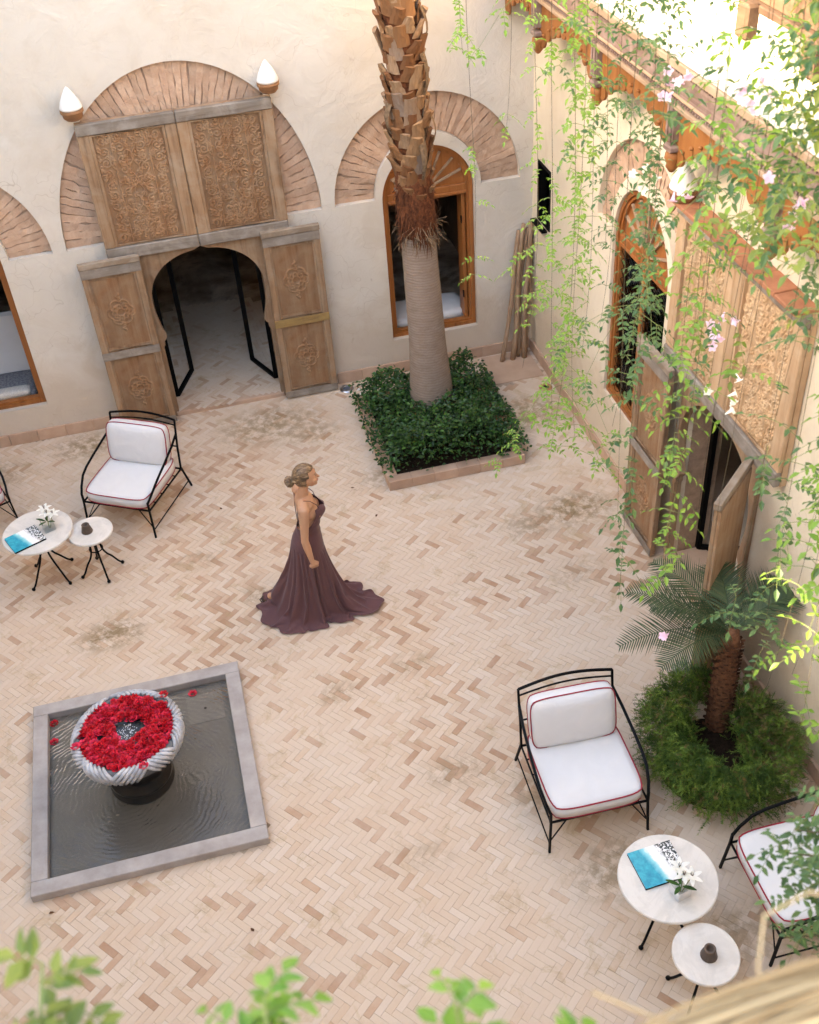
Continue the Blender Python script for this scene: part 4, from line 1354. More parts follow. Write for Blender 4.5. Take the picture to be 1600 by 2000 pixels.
for i, (x, y, rz, lab) in enumerate(chairs):
    o = proto if i == 0 else copy_tree(proto)
    o.location = (x, y, 0); o.rotation_euler = (0, 0, rz)
    tag(o, lab, 'armchair', 'iron armchairs with white cushions')
    for c in o.children:
        if c.name.startswith('back_cushion'):
            c.rotation_euler = (R(75 + (0, 3, -2, 2)[i]), R((0, 1.5, -1, 1)[i]), R((-1.5, 2, 0, -2)[i]))

# ------------------------------------------------------------------ tables
def make_table(r, h, br, rot):
    t = empty('side_table')
    MB().lathe([(0, h - .028), (r - .006, h - .028), (r, h - .022), (r, h - .006), (r - .006, h), (0, h)], 56).build('table_top', M['marble'], t, True)
    o = t.children[0]
    o.data.polygons.foreach_set('use_smooth', [False] * len(o.data.polygons))
    for k in range(4):
        a = rot + PI / 2 * k
        pr = [(.055, h - .03), (.06, h - .10), (.05, h - .20), (.058, h - .28), (.09, h - .36), (br * .6, .10 + .06), (br * .85, .05), (br, .022)]
        pts = [(r_ * math.cos(a), r_ * math.sin(a), z) for r_, z in pr]
        # smooth the leg
        P = []
        for i in range(len(pts) - 1):
            for q in range(3):
                P.append(Vector(pts[i]).lerp(Vector(pts[i + 1]), q / 3))
        P.append(Vector(pts[-1]))
        for _ in range(2):
            P = [P[0]] + [(P[i - 1] + P[i] * 2 + P[i + 1]) / 4 for i in range(1, len(P) - 1)] + [P[-1]]
        lg = MB().tube(P, .0105, 7).build('leg', M['iron'], t, True)
        MB().lathe([(0, -.02), (.014, -.016), (.02, 0), (.014, .014), (0, .018)], 10, (br * math.cos(a), br * math.sin(a), .021)).build('ball_foot', M['iron'], lg, True)
        MB().tube([(.05 * math.cos(a), .05 * math.sin(a), h - .038), (r * .8 * math.cos(a), r * .8 * math.sin(a), h - .038)], .011, 4, phase=PI / 4).build('support_arm', M['iron'], t)
    rg = MB(); rg.tube([(.068 * math.cos(2 * PI * k / 20), .068 * math.sin(2 * PI * k / 20), h - .24) for k in range(20)], .007, 6, closed=True)
    rg.build('ring', M['iron'], t, True)
    return t
tb = make_table(.352, .62, .265, R(42))
tb.location = (-2.005, 9.225, 0); tag(tb, 'large round marble table with a book and lilies by the left chairs', 'table', 'round marble side tables')
ts_ = make_table(.226, .56, .215, R(15))
ts_.location = (-1.49, 9.135, 0); tag(ts_, 'small round marble table holding a brown cone beside the left large table', 'table', 'round marble side tables')
t3 = copy_tree(tb); t3.location = (2.425, 3.84, 0); t3.rotation_euler = (0, 0, R(82)); tag(t3, 'large round marble table with a book and lilies at the bottom right', 'table', 'round marble side tables')
t4 = copy_tree(ts_); t4.location = (2.45, 3.275, 0); t4.rotation_euler = (0, 0, R(120)); tag(t4, 'small round marble table holding a brown cone at the bottom right', 'table', 'round marble side tables')

def m_cover():
    """printed aerial beach: sea, surf, sand, dark trees (flat print)"""
    t = NT('book_cover')
    tc = t.n('ShaderNodeTexCoord').outputs['Object']
    mp = t.n('ShaderNodeMapping'); t.l(tc, mp.inputs[0])
    mp.inputs['Rotation'].default_value = (0, 0, R(-12))
    sx = t.n('ShaderNodeSeparateXYZ'); t.l(mp.outputs[0], sx.inputs[0])
    nz = t.noise(tc, 22, 4)
    u = t.math('ADD', sx.outputs[0], t.math('MULTIPLY', t.math('SUBTRACT', nz, .5), .05))
    v = t.math('ADD', t.math('MULTIPLY', u, 2.6), .5)
    sea = t.ramp(t.noise(tc, 30, 5), [(.3, (.0, .24, .36)), (.7, (.03, .42, .52))])
    c = t.mix(t.ramp(v, [(.36, 0.0), (.46, 1.0)]), sea, (.25, .62, .66))
    c = t.mix(t.ramp(v, [(.47, 0.0), (.52, 1.0)]), c, (.85, .84, .82))
    tree = t.math('MULTIPLY', t.ramp(v, [(.66, 0.0), (.74, 1.0)]), t.ramp(t.noise(tc, 65, 3), [(.44, 0.0), (.52, 1.0)]))
    c = t.mix(tree, c, (.03, .04, .04))
    return t.done(c, .3, None, .5)
M['cover'] = m_cover()
def book(loc, rz, w, h, label):
    b = empty('picture_book', loc, rz, label, 'book', 'beach picture books on the tables')
    MB().box((0, 0, .010), (w - .008, h - .008, .014)).build('pages', M['paper'], b)
    MB().box((0, 0, .0185), (w, h, .003)).build('cover', M['cover'], b)
    MB().box((0, 0, .0015), (w, h, .003)).build('back_cover', M['iron_dark'], b)
    MB().box((0, -h / 2 + .001, .010), (w, .003, .0165)).build('spine', M['iron_dark'], b)
    return b
book((2.395, 3.945, .62), R(3), .335, .30, 'book with a turquoise beach cover lying on the bottom right table')
book((-2.12, 9.12, .62), R(24), .33, .28, 'book with a turquoise beach cover lying on the left table')

def petal(mb, base, d, up, L, w, curl):
    d = Vector(d).normalized(); up = Vector(up)
    side = d.cross(up).normalized()
    up = side.cross(d)
    rows = []
    for i in range(5):
        t = i / 4
        c = Vector(base) + d * L * t + up * (curl * t * t)
        ww = w * math.sin(PI * (t * .82 + .09)) 
        rows.append((c - side * ww + up * .1 * ww, c - up * .12 * ww, c + side * ww + up * .1 * ww))
    n = len(mb.v)
    for r in rows: mb.v.extend([tuple(p) for p in r])
    for i in range(4):
        a = n + 3 * i
        mb.f += [(a, a + 1, a + 4, a + 3), (a + 1, a + 2, a + 5, a + 4)]
def vase(loc, rz, label):
    v = empty('lily_vase', loc, rz, label, 'vase', 'glass cubes of white lilies')
    g = MB(); s = .055; h = .11
    for a, b in (((-s, -s), (s, -s)), ((s, -s), (s, s)), ((s, s), (-s, s)), ((-s, s), (-s, -s))):
        g.add([(a[0], a[1], .002), (b[0], b[1], .002), (b[0], b[1], h), (a[0], a[1], h)], [(0, 1, 2, 3)])
    g.add([(-s, -s, .004), (s, -s, .004), (s, s, .004), (-s, s, .004)], [(0, 1, 2, 3)])
    g.build('glass_cube', M['glass'], v)
    rimm = MB(); rimm.tube([(-s, -s, h), (s, -s, h), (s, s, h), (-s, s, h)], .003, 4, closed=True); rimm.build('rim', M['glass'], v)
    r = random.Random(11)
    for k, (dx, dy, hz) in enumerate(((.03, .02, .18), (.075, -.01, .165), (.03, .075, .20))):
        f = MB()
        base = Vector((dx, dy, hz))
        for q in range(6):
            a = 2 * PI * q / 6 + k
            petal(f, base, (math.cos(a), math.sin(a), .55), (0, 0, 1), .075, .017, -.028)
        fl = f.build('lily', M['flower_white'], v, True, fix=False)
        sm = MB()
        for q in range(5):
            a = 2 * PI * q / 5
            sm.tube([base, base + Vector((.012 * math.cos(a), .012 * math.sin(a), .045))], .0018, 4)
        sm.build('stamen', M['fibre'], fl)
        MB().tube([(dx * .2, dy * .2, .01), (dx * .6, dy * .6, hz * .6), tuple(base)], .003, 5).build('stem', M['stem_green'], v)
    for a, L in ((2.4, .10), (3.6, .09), (5.3, .10), (1.2, .08)):
        lf = MB(); petal(lf, (.01 * math.cos(a), .01 * math.sin(a), .10), (math.cos(a), math.sin(a), .5), (0, 0, 1), L, .016, -.02)
        lf.build('lily_leaf', M['leaf_dark'], v, True, fix=False)
    return v
vase((2.45, 3.70, .62), R(12), 'glass cube of white lilies on the bottom right table')
vase((-1.885, 9.22, .62), R(20), 'glass cube of white lilies on the left table')
def cone(loc, label):
    o = MB().lathe([(0, .0), (.055, .0), (.058, .006), (.038, .085), (.040, .092), (.034, .096), (.024, .094), (.022, .06), (.0, .055)], 28).build('candle_holder', M['clay_cone'], None, True, loc=loc)
    tag(o, label, 'candle holder', 'brown clay candle holders')
cone((2.46, 3.255, .56), 'brown clay cone candle holder on the small bottom right table')
cone((-1.52, 9.13, .56), 'brown clay cone candle holder on the small left table')

# ------------------------------------------------------------------ palm bed and big palm
pb = empty('planter_bed', (0, 0, 0), 0, 'low square planter with terracotta kerb around the tall palm', 'planter')
px0, px1, py0, py1, ph = 1.70, 3.29, 9.47, 11.28, .125
for (a, b, vert) in ((px0, px1, False),):
    pass
def kerb_run(pa, pbx, n, horiz, fix_):
    for k in range(n):
        a = pa + (pbx - pa) * k / n; b = pa + (pbx - pa) * (k + 1) / n
        if horiz: c, d = ((a + b) / 2, fix_, ph / 2), (b - a - .002, .12, ph)
        else: c, d = (fix_, (a + b) / 2, ph / 2), (.12, b - a - .002, ph)
        MB().box(c, d, bev=.005).build('kerb_tile', M['skirting'], pb)
kerb_run(px0, px1, 6, True, py0 + .06); kerb_run(px0, px1, 6, True, py1 - .06)
kerb_run(py0 + .121, py1 - .121, 6, False, px0 + .06); kerb_run(py0 + .121, py1 - .121, 6, False, px1 - .06)
MB().add([(px0 + .1, py0 + .1, ph - .02), (px1 - .1, py0 + .1, ph - .02), (px1 - .1, py1 - .1, ph - .02), (px0 + .1, py1 - .1, ph - .02)], [(0, 1, 2, 3)]).build('soil', M['soil'], pb)

TX, TY = 2.52, 10.62
def trunk_c(z): return (-.10 * (z / 4.8) - .02 * (z / 4.8) ** 2, .0)
pt_ = empty('palm_tree', (TX, TY, .0), 0, 'tall palm with a smooth grey lower trunk and rough brown leaf bases', 'tree')
prof = [(0, .30), (.12, .285), (.35, .262), (.7, .235), (1.1, .212), (1.6, .200), (2.1, .192), (2.5, .186)]
tm = MB()
nz_, na = 60, 40
vs_ = []
for i in range(nz_ + 1):
    z = 2.55 * i / nz_
    r = np.interp(z, [p_[0] for p_ in prof], [p_[1] for p_ in prof])
    c = trunk_c(z)
    for k in range(na):
        a = 2 * PI * k / na
        rr = r * (1 + .012 * math.sin(3 * a + z * 2) + .008 * .6 * math.sin(z * 46 + math.sin(a * 2) * 2.5 + math.sin(a * 5 + z * 3)) + .006 * math.sin(a * 4 + z * 5) + rng.gauss(0, .0008))
        vs_.append((c[0] + rr * math.cos(a), c[1] + rr * math.sin(a), z))
fs = [(i * na + k, i * na + (k + 1) % na, (i + 1) * na + (k + 1) % na, (i + 1) * na + k) for i in range(nz_) for k in range(na)]
tm.add(vs_, fs).build('trunk', M['bark'], pt_, True)
# inner core above
tm = MB(); tm.tube([(trunk_c(z)[0], 0, z) for z in np.linspace(2.45, 6.6, 12)], .165, 20); tm.build('core', M['fibre'], pt_, True)
MB().tube([(trunk_c(z)[0], 0, z) for z in np.linspace(2.47, 3.2, 8)], [.188, .198, .202, .203, .20, .195, .19, .18], 24).build('fibre_sleeve', M['fibre'], pt_, True)
# leaf bases: chunky cut wedges in a spiral
def boot_mesh(seed):
    r = random.Random(seed)
    L, w0, w1 = .175 * r.uniform(.75, 1.25), .090, .048 * r.uniform(.6, 1.4)
    mb = MB(); rows = []
    for i in range(6):
        t = i / 5
        w = w0 + (w1 - w0) * t + r.gauss(0, .005)
        out = .012 + .048 * t ** 1.3
        th = .026 - .008 * t
        z = L * t
        rows.append([(-w, out - .018 + r.gauss(0, .003), z), (-w * .5, out + .005, z - .004), (0, out + .012 + r.gauss(0, .002), z), (w * .5, out + .005, z + .003), (w, out - .018, z + r.gauss(0, .006)), (w * .6, out - th - .01, z), (-w * .6, out - th - .01, z)])
    n = 7
    vv = [q for rr in rows for q in rr]
    ff = [(i * n + k, i * n + (k + 1) % n, (i + 1) * n + (k + 1) % n, (i + 1) * n + k) for i in range(5) for k in range(n)]
    ff += [tuple(range(n - 1, -1, -1)), tuple(5 * n + k for k in range(n))]
    mb.add(vv, ff)
    me = mb.mesh('leaf_base'); me.materials.append(M['boot'])
    return me
bms = [boot_mesh(s) for s in range(7)]
nb_ = 0
z = 2.88
k = 0
GA = R(137.5)
while z < 6.3:
    a = k * GA + rng.gauss(0, .10)
    c = trunk_c(z)
    rad = .158 + (.012 if z > 3.2 else 0)
    o = bpy.data.objects.new('leaf_base', bms[rng.randrange(7)])
    col.objects.link(o); o.parent = pt_
    o.location = (c[0] + rad * math.cos(a), c[1] + rad * math.sin(a), z - .06)
    tilt = rng.gauss(0, .09)
    o.rotation_euler = (rng.gauss(-.02, .09), tilt * 1.6, a - PI / 2 + rng.gauss(0, .12))
    s = rng.uniform(.85, 1.12)
    o.scale = (s, s, s * rng.uniform(.8, 1.15))
    z += .0155; k += 1
# long dead strips and fibre skirt
sk = MB()
for q in range(640):
    z0 = rng.uniform(2.50, 3.12)
    a = rng.uniform(0, 2 * PI)
    c = trunk_c(z0)
    L = rng.uniform(.08, .26)
    p0 = Vector((c[0] + .19 * math.cos(a), c[1] + .19 * math.sin(a), z0))
    a2 = a + rng.gauss(0, .5)
    p1 = p0 + Vector((math.cos(a2) * .012 + rng.gauss(0, .02), math.sin(a2) * .012, -L * .5 + rng.gauss(0, .05)))
    p2 = p1 + Vector((math.cos(a2) * .012 + rng.gauss(0, .025), math.sin(a2) * .012 + rng.gauss(0, .025), -L * .5 + rng.gauss(0, .07)))
    w = rng.uniform(.002, .011)
    sd = Vector((-math.sin(a), math.cos(a), 0)) * w
    sk.add([p0 - sd, p0 + sd, p1 + sd * .8, p1 - sd * .8, p2], [(0, 1, 2, 3), (3, 2, 4)])
tag(sk.build('fibre_skirt', M['fibre'], pt_, fix=False), kind='stuff')
sk = MB()
for q in range(160):
    z0 = rng.uniform(2.40, 2.62)
    a = rng.uniform(0, 2 * PI)
    c = trunk_c(z0)
    p0 = Vector((c[0] + .195 * math.cos(a), c[1] + .195 * math.sin(a), z0))
    p1 = p0 + Vector((math.cos(a) * .05 + rng.gauss(0, .03), math.sin(a) * .05 + rng.gauss(0, .03), rng.gauss(-.03, .05)))
    p2 = p1 + Vector((rng.gauss(0, .04), rng.gauss(0, .04), rng.uniform(-.12, -.02)))
    sd = Vector((-math.sin(a), math.cos(a), .3)) * rng.uniform(.0015, .005)
    sk.add([p0 - sd, p0 + sd, p1 + sd, p1 - sd, p2], [(0, 1, 2, 3), (3, 2, 4)])
tag(sk.build('fringe', M['fibre_dry'], pt_, fix=False), kind='stuff')
for (a, z0, L, cc) in ((-1.25, 3.55, .42, 'fibre_dry'), (-.75, 4.35, .40, 'fibre_dry'), (-2.7, 3.9, .30, 'fibre_dry'), (-.3, 3.75, .35, 'fibre_dry'), (-.45, 4.75, .35, 'fibre_dry')):
    c = trunk_c(z0)
    d = Vector((math.cos(a), math.sin(a), 0))
    sd = Vector((-math.sin(a), math.cos(a), 0))
    mb = MB(); rows = []
    for i in range(6):
        t = i / 5
        ce = Vector((c[0], c[1], z0)) + d * (.215 + .05 * math.sin(PI * t)) + Vector((0, 0, -L * t))
        w = .045 * (1 - .6 * t)
        rows += [ce - sd * w, ce + d * .012, ce + sd * w]
    mb.add(rows, [(3 * i + q, 3 * i + q + 1, 3 * i + q + 4, 3 * i + q + 3) for i in range(5) for q in range(2)])
    mb.build('dead_strip', M[cc], pt_, fix=False)

# ------------------------------------------------------------------ foliage tools
def leaf_quad(mb, p, d, nrm, L, w):
    """one pointed leaf folded along its midrib"""
    d = d.normalized()
    s = d.cross(nrm)
    s = s.normalized() if s.length > 1e-5 else d.orthogonal().normalized()
    n = s.cross(d)
    n0 = len(mb.v)
    m1 = p + d * (L * .35); m2 = p + d * (L * .72)
    mb.v += [tuple(p), tuple(m1 + s * w * .5 + n * w * .18), tuple(m1 - n * w * .03), tuple(m1 - s * w * .5 + n * w * .18),
             tuple(m2 + s * w * .32 + n * w * .08 - n * L * .04), tuple(m2 - n * L * .05), tuple(m2 - s * w * .32 + n * w * .08 - n * L * .04), tuple(p + d * L - n * L * .12)]
    mb.f += [(n0, n0 + 2, n0 + 1), (n0, n0 + 3, n0 + 2), (n0 + 1, n0 + 2, n0 + 5, n0 + 4), (n0 + 2, n0 + 3, n0 + 6, n0 + 5), (n0 + 4, n0 + 5, n0 + 7), (n0 + 5, n0 + 6, n0 + 7)]

def pinnate(mb, stems, p, d, L, n, ll, r):
    """compound leaf: a drooping rachis with n pairs and a tip leaflet"""
    d = d.normalized()
    up = Vector((0, 0, 1))
    side = d.cross(up); side = side.normalized() if side.length > 1e-4 else Vector((1, 0, 0))
    droop = r.uniform(.25, .7)
    pts = []
    for i in range(n + 2):
        t = i / (n + 1)
        pts.append(p + d * L * t + Vector((0, 0, -droop * L * t * t)))
    stems.append(pts)
    roll = r.gauss(0, .35)
    for i in range(1, n + 1):
        t = i / (n + 1)
        q = pts[i]
        dd = (pts[i + 1] - pts[i - 1]).normalized()
        nn = side.cross(dd)
        nn = (nn * math.cos(roll) + side * math.sin(roll)).normalized()
        sd = dd.cross(nn)
        for s in (-1, 1):
            ld = (dd * r.uniform(.35, .75) + sd * s + nn * r.gauss(-.1, .2)).normalized()
            l_ = ll * (1 - .25 * abs(t - .45)) * r.uniform(.75, 1.15)
            leaf_quad(mb, q, ld, nn + Vector((r.gauss(0, .25), r.gauss(0, .25), r.gauss(0, .25))), l_, l_ * .50)
    dd = (pts[-1] - pts[-2]).normalized()
    leaf_quad(mb, pts[-1], dd, side.cross(dd), ll * 1.15, ll * .52)

def stems_mesh(lines, rad, name, m, parent, n=3, kind=None):
    mb = MB()
    for L in lines:
        if len(L) > 1:
            mb.tube(L, [rad * (1 - .5 * i / len(L)) for i in range(len(L))], n, caps=False)
    o = mb.build(name, m, parent, fix=False)
    if kind: tag(o, kind=kind)
    return o

# ground cover in the palm bed
gc = MB(); r = random.Random(3)
cnt = 0
while cnt < 9000:
    x, y = r.uniform(px0 - .06, px1 + .07), r.uniform(py0 + .03, py1 + .03)
    if vnoise(x * 5 + 11, y * 5 + 3) < .30 and min(x - px0, px1 - x, y - py0) < .16: continue
    ex = min(x - px0, px1 - x, y - py0, py1 - y)
    dt = math.hypot(x - TX, y - TY)
    if dt < .25: continue
    if y < py0 + .16 and r.random() < .35: continue
    if x < px0 + .08 and r.random() < .55: continue
    hmax = .08 + .34 * min(1, max(0, ex + .10) / .30) ** .7 * (.35 + 1.05 * vnoise(x * 2.9, y * 2.9)) + .10 * vnoise(x * 8, y * 8)
    zz = ph + hmax * (r.random() ** .45) - .03
    if ex < .04: zz -= .06 * r.random()
    n = Vector((r.gauss(0, .55), r.gauss(-.25, .55), 1)).normalized()
    d = Vector((r.gauss(0, 1), r.gauss(0, 1), r.gauss(-.1, .4)))
    l_ = r.uniform(.035, .062)
    leaf_quad(gc, Vector((x, y, zz)), d, n, l_, l_ * .62)
    cnt += 1
gco = gc.build('ground_cover', M['leaf_dark'], None, fix=False)
tag(gco, 'dense dark green ground cover filling the bed around the tall palm', 'ground cover', kind='stuff')
fl = MB()
for (x, y, z) in ((1.74, 11.2, .26), (1.76, 11.13, .24), (3.05, 11.35, .30), (3.12, 11.3, .28), (3.25, 9.62, .15)):
    for q in range(5):
        a = 2 * PI * q / 5
        petal(fl, (x, y, z), (math.cos(a), math.sin(a), .4), (0, 0, 1), .03, .010, -.006)
tag(fl.build('white_blossom', M['flower_white'], gco, fix=False), kind='stuff')

# ------------------------------------------------------------------ small palm in a fern ring on the right
SPX, SPY = 3.60, 5.34
sp = empty('young_palm', (SPX, SPY, 0), 0, 'young palm with a brown fibrous trunk rising from the green fern ring', 'palm')
tr_ = MB(); lean = lambda z: (.05 * z, .10 * z)
path = [(lean(z)[0], lean(z)[1], z) for z in np.linspace(.02, 1.15, 12)]
tr_.tube(path, [.085, .095, .098, .10, .10, .10, .098, .095, .09, .085, .08, .06], 14)
tr_.build('trunk', M['stub'], sp, True)
stb = MB()
for q in range(230):
    z = .05 + 1.0 * q / 230
    a = q * GA
    c = Vector((lean(z)[0], lean(z)[1], z))
    d = Vector((math.cos(a), math.sin(a), .55))
    p0 = c + Vector((math.cos(a), math.sin(a), 0)) * .085
    sd = Vector((-math.sin(a), math.cos(a), 0)) * .02
    stb.add([p0 - sd, p0 + sd, p0 + d * .035 + sd * .6, p0 + d * .035 - sd * .6], [(0, 1, 2, 3)])
tag(stb.build('stubble', M['stub'], sp, fix=False), kind='stuff')
r = random.Random(9)
fronds = [(200, .80, .25), (175, .95, .15), (150, .9, .5), (120, .85, .55), (20, .65, .5), (165, .75, .75), (80, .6, .9), (0, .6, .8)]
for (ad, L, el) in fronds:
    a = R(ad)
    mb = MB()
    base = Vector((lean(1.12)[0], lean(1.12)[1], 1.12))
    d = Vector((math.cos(a), math.sin(a), 0))
    pts = []
    for i in range(16):
        t = i / 15
        pts.append(base + d * L * (t * math.cos(el * .6)) + Vector((0, 0, L * (math.sin(el + .45) * t - .52 * t * t))))
    mb.tube(pts, [.008 * (1 - .8 * i / 16) for i in range(16)], 4)
    sd = d.cross(Vector((0, 0, 1)))
    for i in range(3, 44):
        t = i / 44
        k = t * 15
        i0 = min(14, int(k)); q = pts[i0].lerp(pts[i0 + 1], k - i0)
        dd = (pts[min(15, i0 + 1)] - pts[i0]).normalized()
        ll = .30 * math.sin(PI * (.12 + .83 * t)) * r.uniform(.85, 1.1)
        for s in (-1, 1):
            ld = (dd * .55 + sd * s * .85 + Vector((0, 0, .12 + r.gauss(0, .06)))).normalized()
            up_ = sd.cross(dd)
            w = .0055
            e = q + ld * ll + Vector((0, 0, -.05 * ll))
            mm = q + ld * ll * .5
            wv = ld.cross(up_).normalized() * w
            mb.add([q - wv, q + wv, mm + wv, mm - wv, e], [(0, 1, 2, 3), (3, 2, 4)])
    mb.build('frond', M['palm_leaf'], sp, fix=False)

fs_ = empty('fern_shrub', (3.45, 5.05, 0), 0, 'bushy feathery green asparagus fern in a ring around the young palm', 'shrub')
MB().lathe([(0, .10), (.30, .10), (.40, .06), (.48, .0)], 28).build('soil', M['soil'], fs_, True)
def fern_tuft(mb, p, d, L, r):
    n = int(L / .012)
    side = d.cross(Vector((0, 0, 1)))
    side = side.normalized() if side.length > 1e-4 else Vector((1, 0, 0))
    for i in range(1, n):
        t = i / n
        q = p + d * L * t + Vector((0, 0, -.5 * L * t * t))
        for s in range(3):
            v = Vector((r.gauss(0, 1), r.gauss(0, 1), r.gauss(0, .8))).normalized()
            l_ = .035 * (1 - .5 * t) * r.uniform(.6, 1.2)
            w = v.cross(d).normalized() * .0026 if v.cross(d).length > 1e-4 else Vector((.002, 0, 0))
            e = q + (v + d * .5) * l_
            n0 = len(mb.v)
            mb.v += [tuple(q - w), tuple(q + w), tuple(e)]
            mb.f.append((n0, n0 + 1, n0 + 2))
r = random.Random(21)
fa, fb_ = MB(), MB()
cnt = 0
while cnt < 5200:
    a = r.uniform(0, 2 * PI)
    rad = r.uniform(.18, .62)
    # clump layout, with gaps showing soil
    x, y = rad * math.cos(a) * .98, rad * math.sin(a) * 1.10
    dens = vnoise(3 + x * 3.4, 5 + y * 3.4)
    if dens < .12 + .1 * r.random(): continue
    if math.hypot((x - .04) / .17, (y - .20) / .17) < 1 or math.hypot(x - .15, y - .30) < .15 or math.hypot(x - .30, y + .02) < .08: continue
    hb = .18 + .52 * max(0, 1 - ((rad - .42) / .32) ** 2) * (.45 + .8 * dens)
    p = Vector((x, y, hb * r.uniform(.25, 1.0)))
    d = Vector((math.cos(a) * r.uniform(.0, 1.1) + r.gauss(0, .5), math.sin(a) * r.uniform(0, 1.1) + r.gauss(0, .5), r.uniform(.1, .9))).normalized()
    fern_tuft(fb_ if r.random() < .08 + .10 * (x > .2) else fa, p, d, r.uniform(.07, .18), r)
    cnt += 1
tag(fa.build('foliage', M['fern'], fs_, fix=False), kind='stuff')
tag(fb_.build('dry_foliage', M['fern_brown'], fs_, fix=False), kind='stuff')

# ------------------------------------------------------------------ hanging vines
STR = [(1.73, 5.95, 4.19, 0.45, 0.8, 1), (1.64, 5.77, 5.8, 1.3, 0.8, 1), (1.93, 5.89, 5.32, 0.4, 0.8, 1), (1.97, 5.56, 3.92, 0.6, 0.85, 1), (1.85, 4.97, 4.02, 0.8, 0.85, 1), (1.83, 4.65, 3.94, 1.35, 0.85, 1), (1.94, 4.82, 3.92, 1.1, 0.85, 1), (2.04, 4.89, 4.41, 0.7, 0.85, 1), (1.95, 4.6, 5.23, 0.8, 0.85, 0), (2.18, 4.94, 4.51, 0.5, 0.85, 0), (1.97, 4.16, 4.4, 1.25, 0.95, 0), (2.09, 4.32, 4.7, 0.9, 0.9, 0), (1.88, 3.87, 3.57, 0.75, 1.0, 0), (1.84, 4.0, 4.03, 1.0, 1.0, 0), (2.0, 3.69, 3.96, 1.2, 1.0, 1), (1.94, 3.5, 3.91, 1.0, 1.0, 1), (2.17, 3.94, 4.44, 0.7, 0.95, 0), (2.21, 4.04, 4.87, 1.2, 0.9, 2), (2.0, 3.35, 4.47, 1.1, 1.0, 1), (2.17, 3.71, 4.88, 0.8, 0.95, 0), (2.14, 3.5, 4.64, 0.6, 1.0, 2), (2.23, 3.79, 5.44, 0.9, 0.9, 0), (2.07, 3.07, 4.14, 1.2, 1.05, 0), (2.1, 2.92, 3.94, 1.3, 1.05, 0), (2.14, 3.38, 5.39, 0.9, 1.0, 2), (2.09, 3.05, 4.82, 1.0, 1.05, 0), (2.01, 3.11, 5.85, 1.2, 1.0, 0), (1.92, 2.93, 6.06, 1.6, 1.05, 2), (1.87, 2.84, 6.21, 1.7, 1.05, 0), (1.86, 2.73, 6.11, 1.6, 1.05, 2), (1.99, 2.76, 5.61, 1.1, 1.1, 0), (2.01, 2.49, 4.11, 1.1, 1.05, 1), (2.09, 2.56, 4.21, 1.0, 1.05, 1), (2.07, 2.69, 3.93, 1.1, 1.05, 1), (2.06, 2.58, 4.64, 0.8, 1.05, 0), (2.12, 3.39, 4.43, 0.5, 1.0, 1)]
VM = ['vine_leaf', 'vine_leaf_light', 'vine_leaf_yellow']
VL = {0: 'sea-green', 1: 'light lime-green', 2: 'yellow-green'}
for i, (x, y, zb, den, ls, hue) in enumerate(STR):
    mass = i in (26, 27, 28, 29)
    den *= .80 if mass else (1.0 if i < 12 else .50)
    ls *= .80 if i < 12 else .90
    r = random.Random(100 + i)
    ztop = 8.68
    v = empty('hanging_vine', (x, y, zb), 0, None, 'vine', 'vines hanging in front of the right wall')
    L = ztop - zb
    ph1, ph2 = r.uniform(0, 6), r.uniform(0, 6)
    amp = .018
    def at(s):   # s metres above the tip
        k = max(0, 1 - s / 1.0)
        return Vector((amp * math.sin(s * 2.1 + ph1) * min(1, (L - s) / .8) + .05 * k * k * math.cos(ph2), amp * math.sin(s * 1.7 + ph2) * min(1, (L - s) / .8) + .05 * k * k * math.sin(ph2), s))
    stem = [at(L * q / 40) for q in range(41)]
    MB().tube(stem, [.0010 + .0012 * q / 40 for q in range(41)], 4, caps=False).build('stem', M['stem'], v, fix=False)
    mb = MB(); lines = []
    s = 0.02
    vis = min(L, 8.2 - zb)
    while s < vis:
        n_here = 2 if r.random() < min(1, den) else (1 if r.random() < den else 0)
        # leaves gather in tufts with bare lengths between
        tuft = vnoise(s * 1.3 + i * 7.7, i * 3.3)
        if tuft < .42 - .22 * den: n_here = 0
        a = r.uniform(0, 2 * PI)
        for q in range(n_here):
            aa = a + PI * q + r.gauss(0, .3)
            d = Vector((math.cos(aa), math.sin(aa), r.uniform(-.35, .35)))
            pinnate(mb, lines, at(s), d, ls * r.uniform(.09, .16), r.choice((2, 2, 3, 3, 4)), ls * r.uniform(.038, .054), r)
        if den > .75 and tuft > .55 and r.random() < .3:
            # side shoot
            a = r.uniform(0, 2 * PI)
            p0 = at(s)
            sh = [p0 + Vector((math.cos(a) * .12 * k_, math.sin(a) * .12 * k_, -.03 * k_ * k_)) for k_ in range(4)]
            lines.append(sh)
            for k_ in range(1, 4):
                for q in range(2):
                    aa = a + (1 if q else -1) * r.uniform(.7, 1.5)
                    pinnate(mb, lines, sh[k_], Vector((math.cos(aa), math.sin(aa), r.uniform(-.5, .1))), ls * .11, 3, ls * .045, r)
        s += r.uniform(.055, .11) / (.55 + .45 * den)
    tag(mb.build('foliage', M[VM[hue]], v, fix=False), kind='stuff')
    if lines: stems_mesh(lines, .0016, 'leaf_stalk', M['stem_green'], v, 3, 'stuff')
    v['vine_i'] = i
VNAMES = {}
vlist = [o for o in bpy.data.objects if o.name.startswith('hanging_vine')]
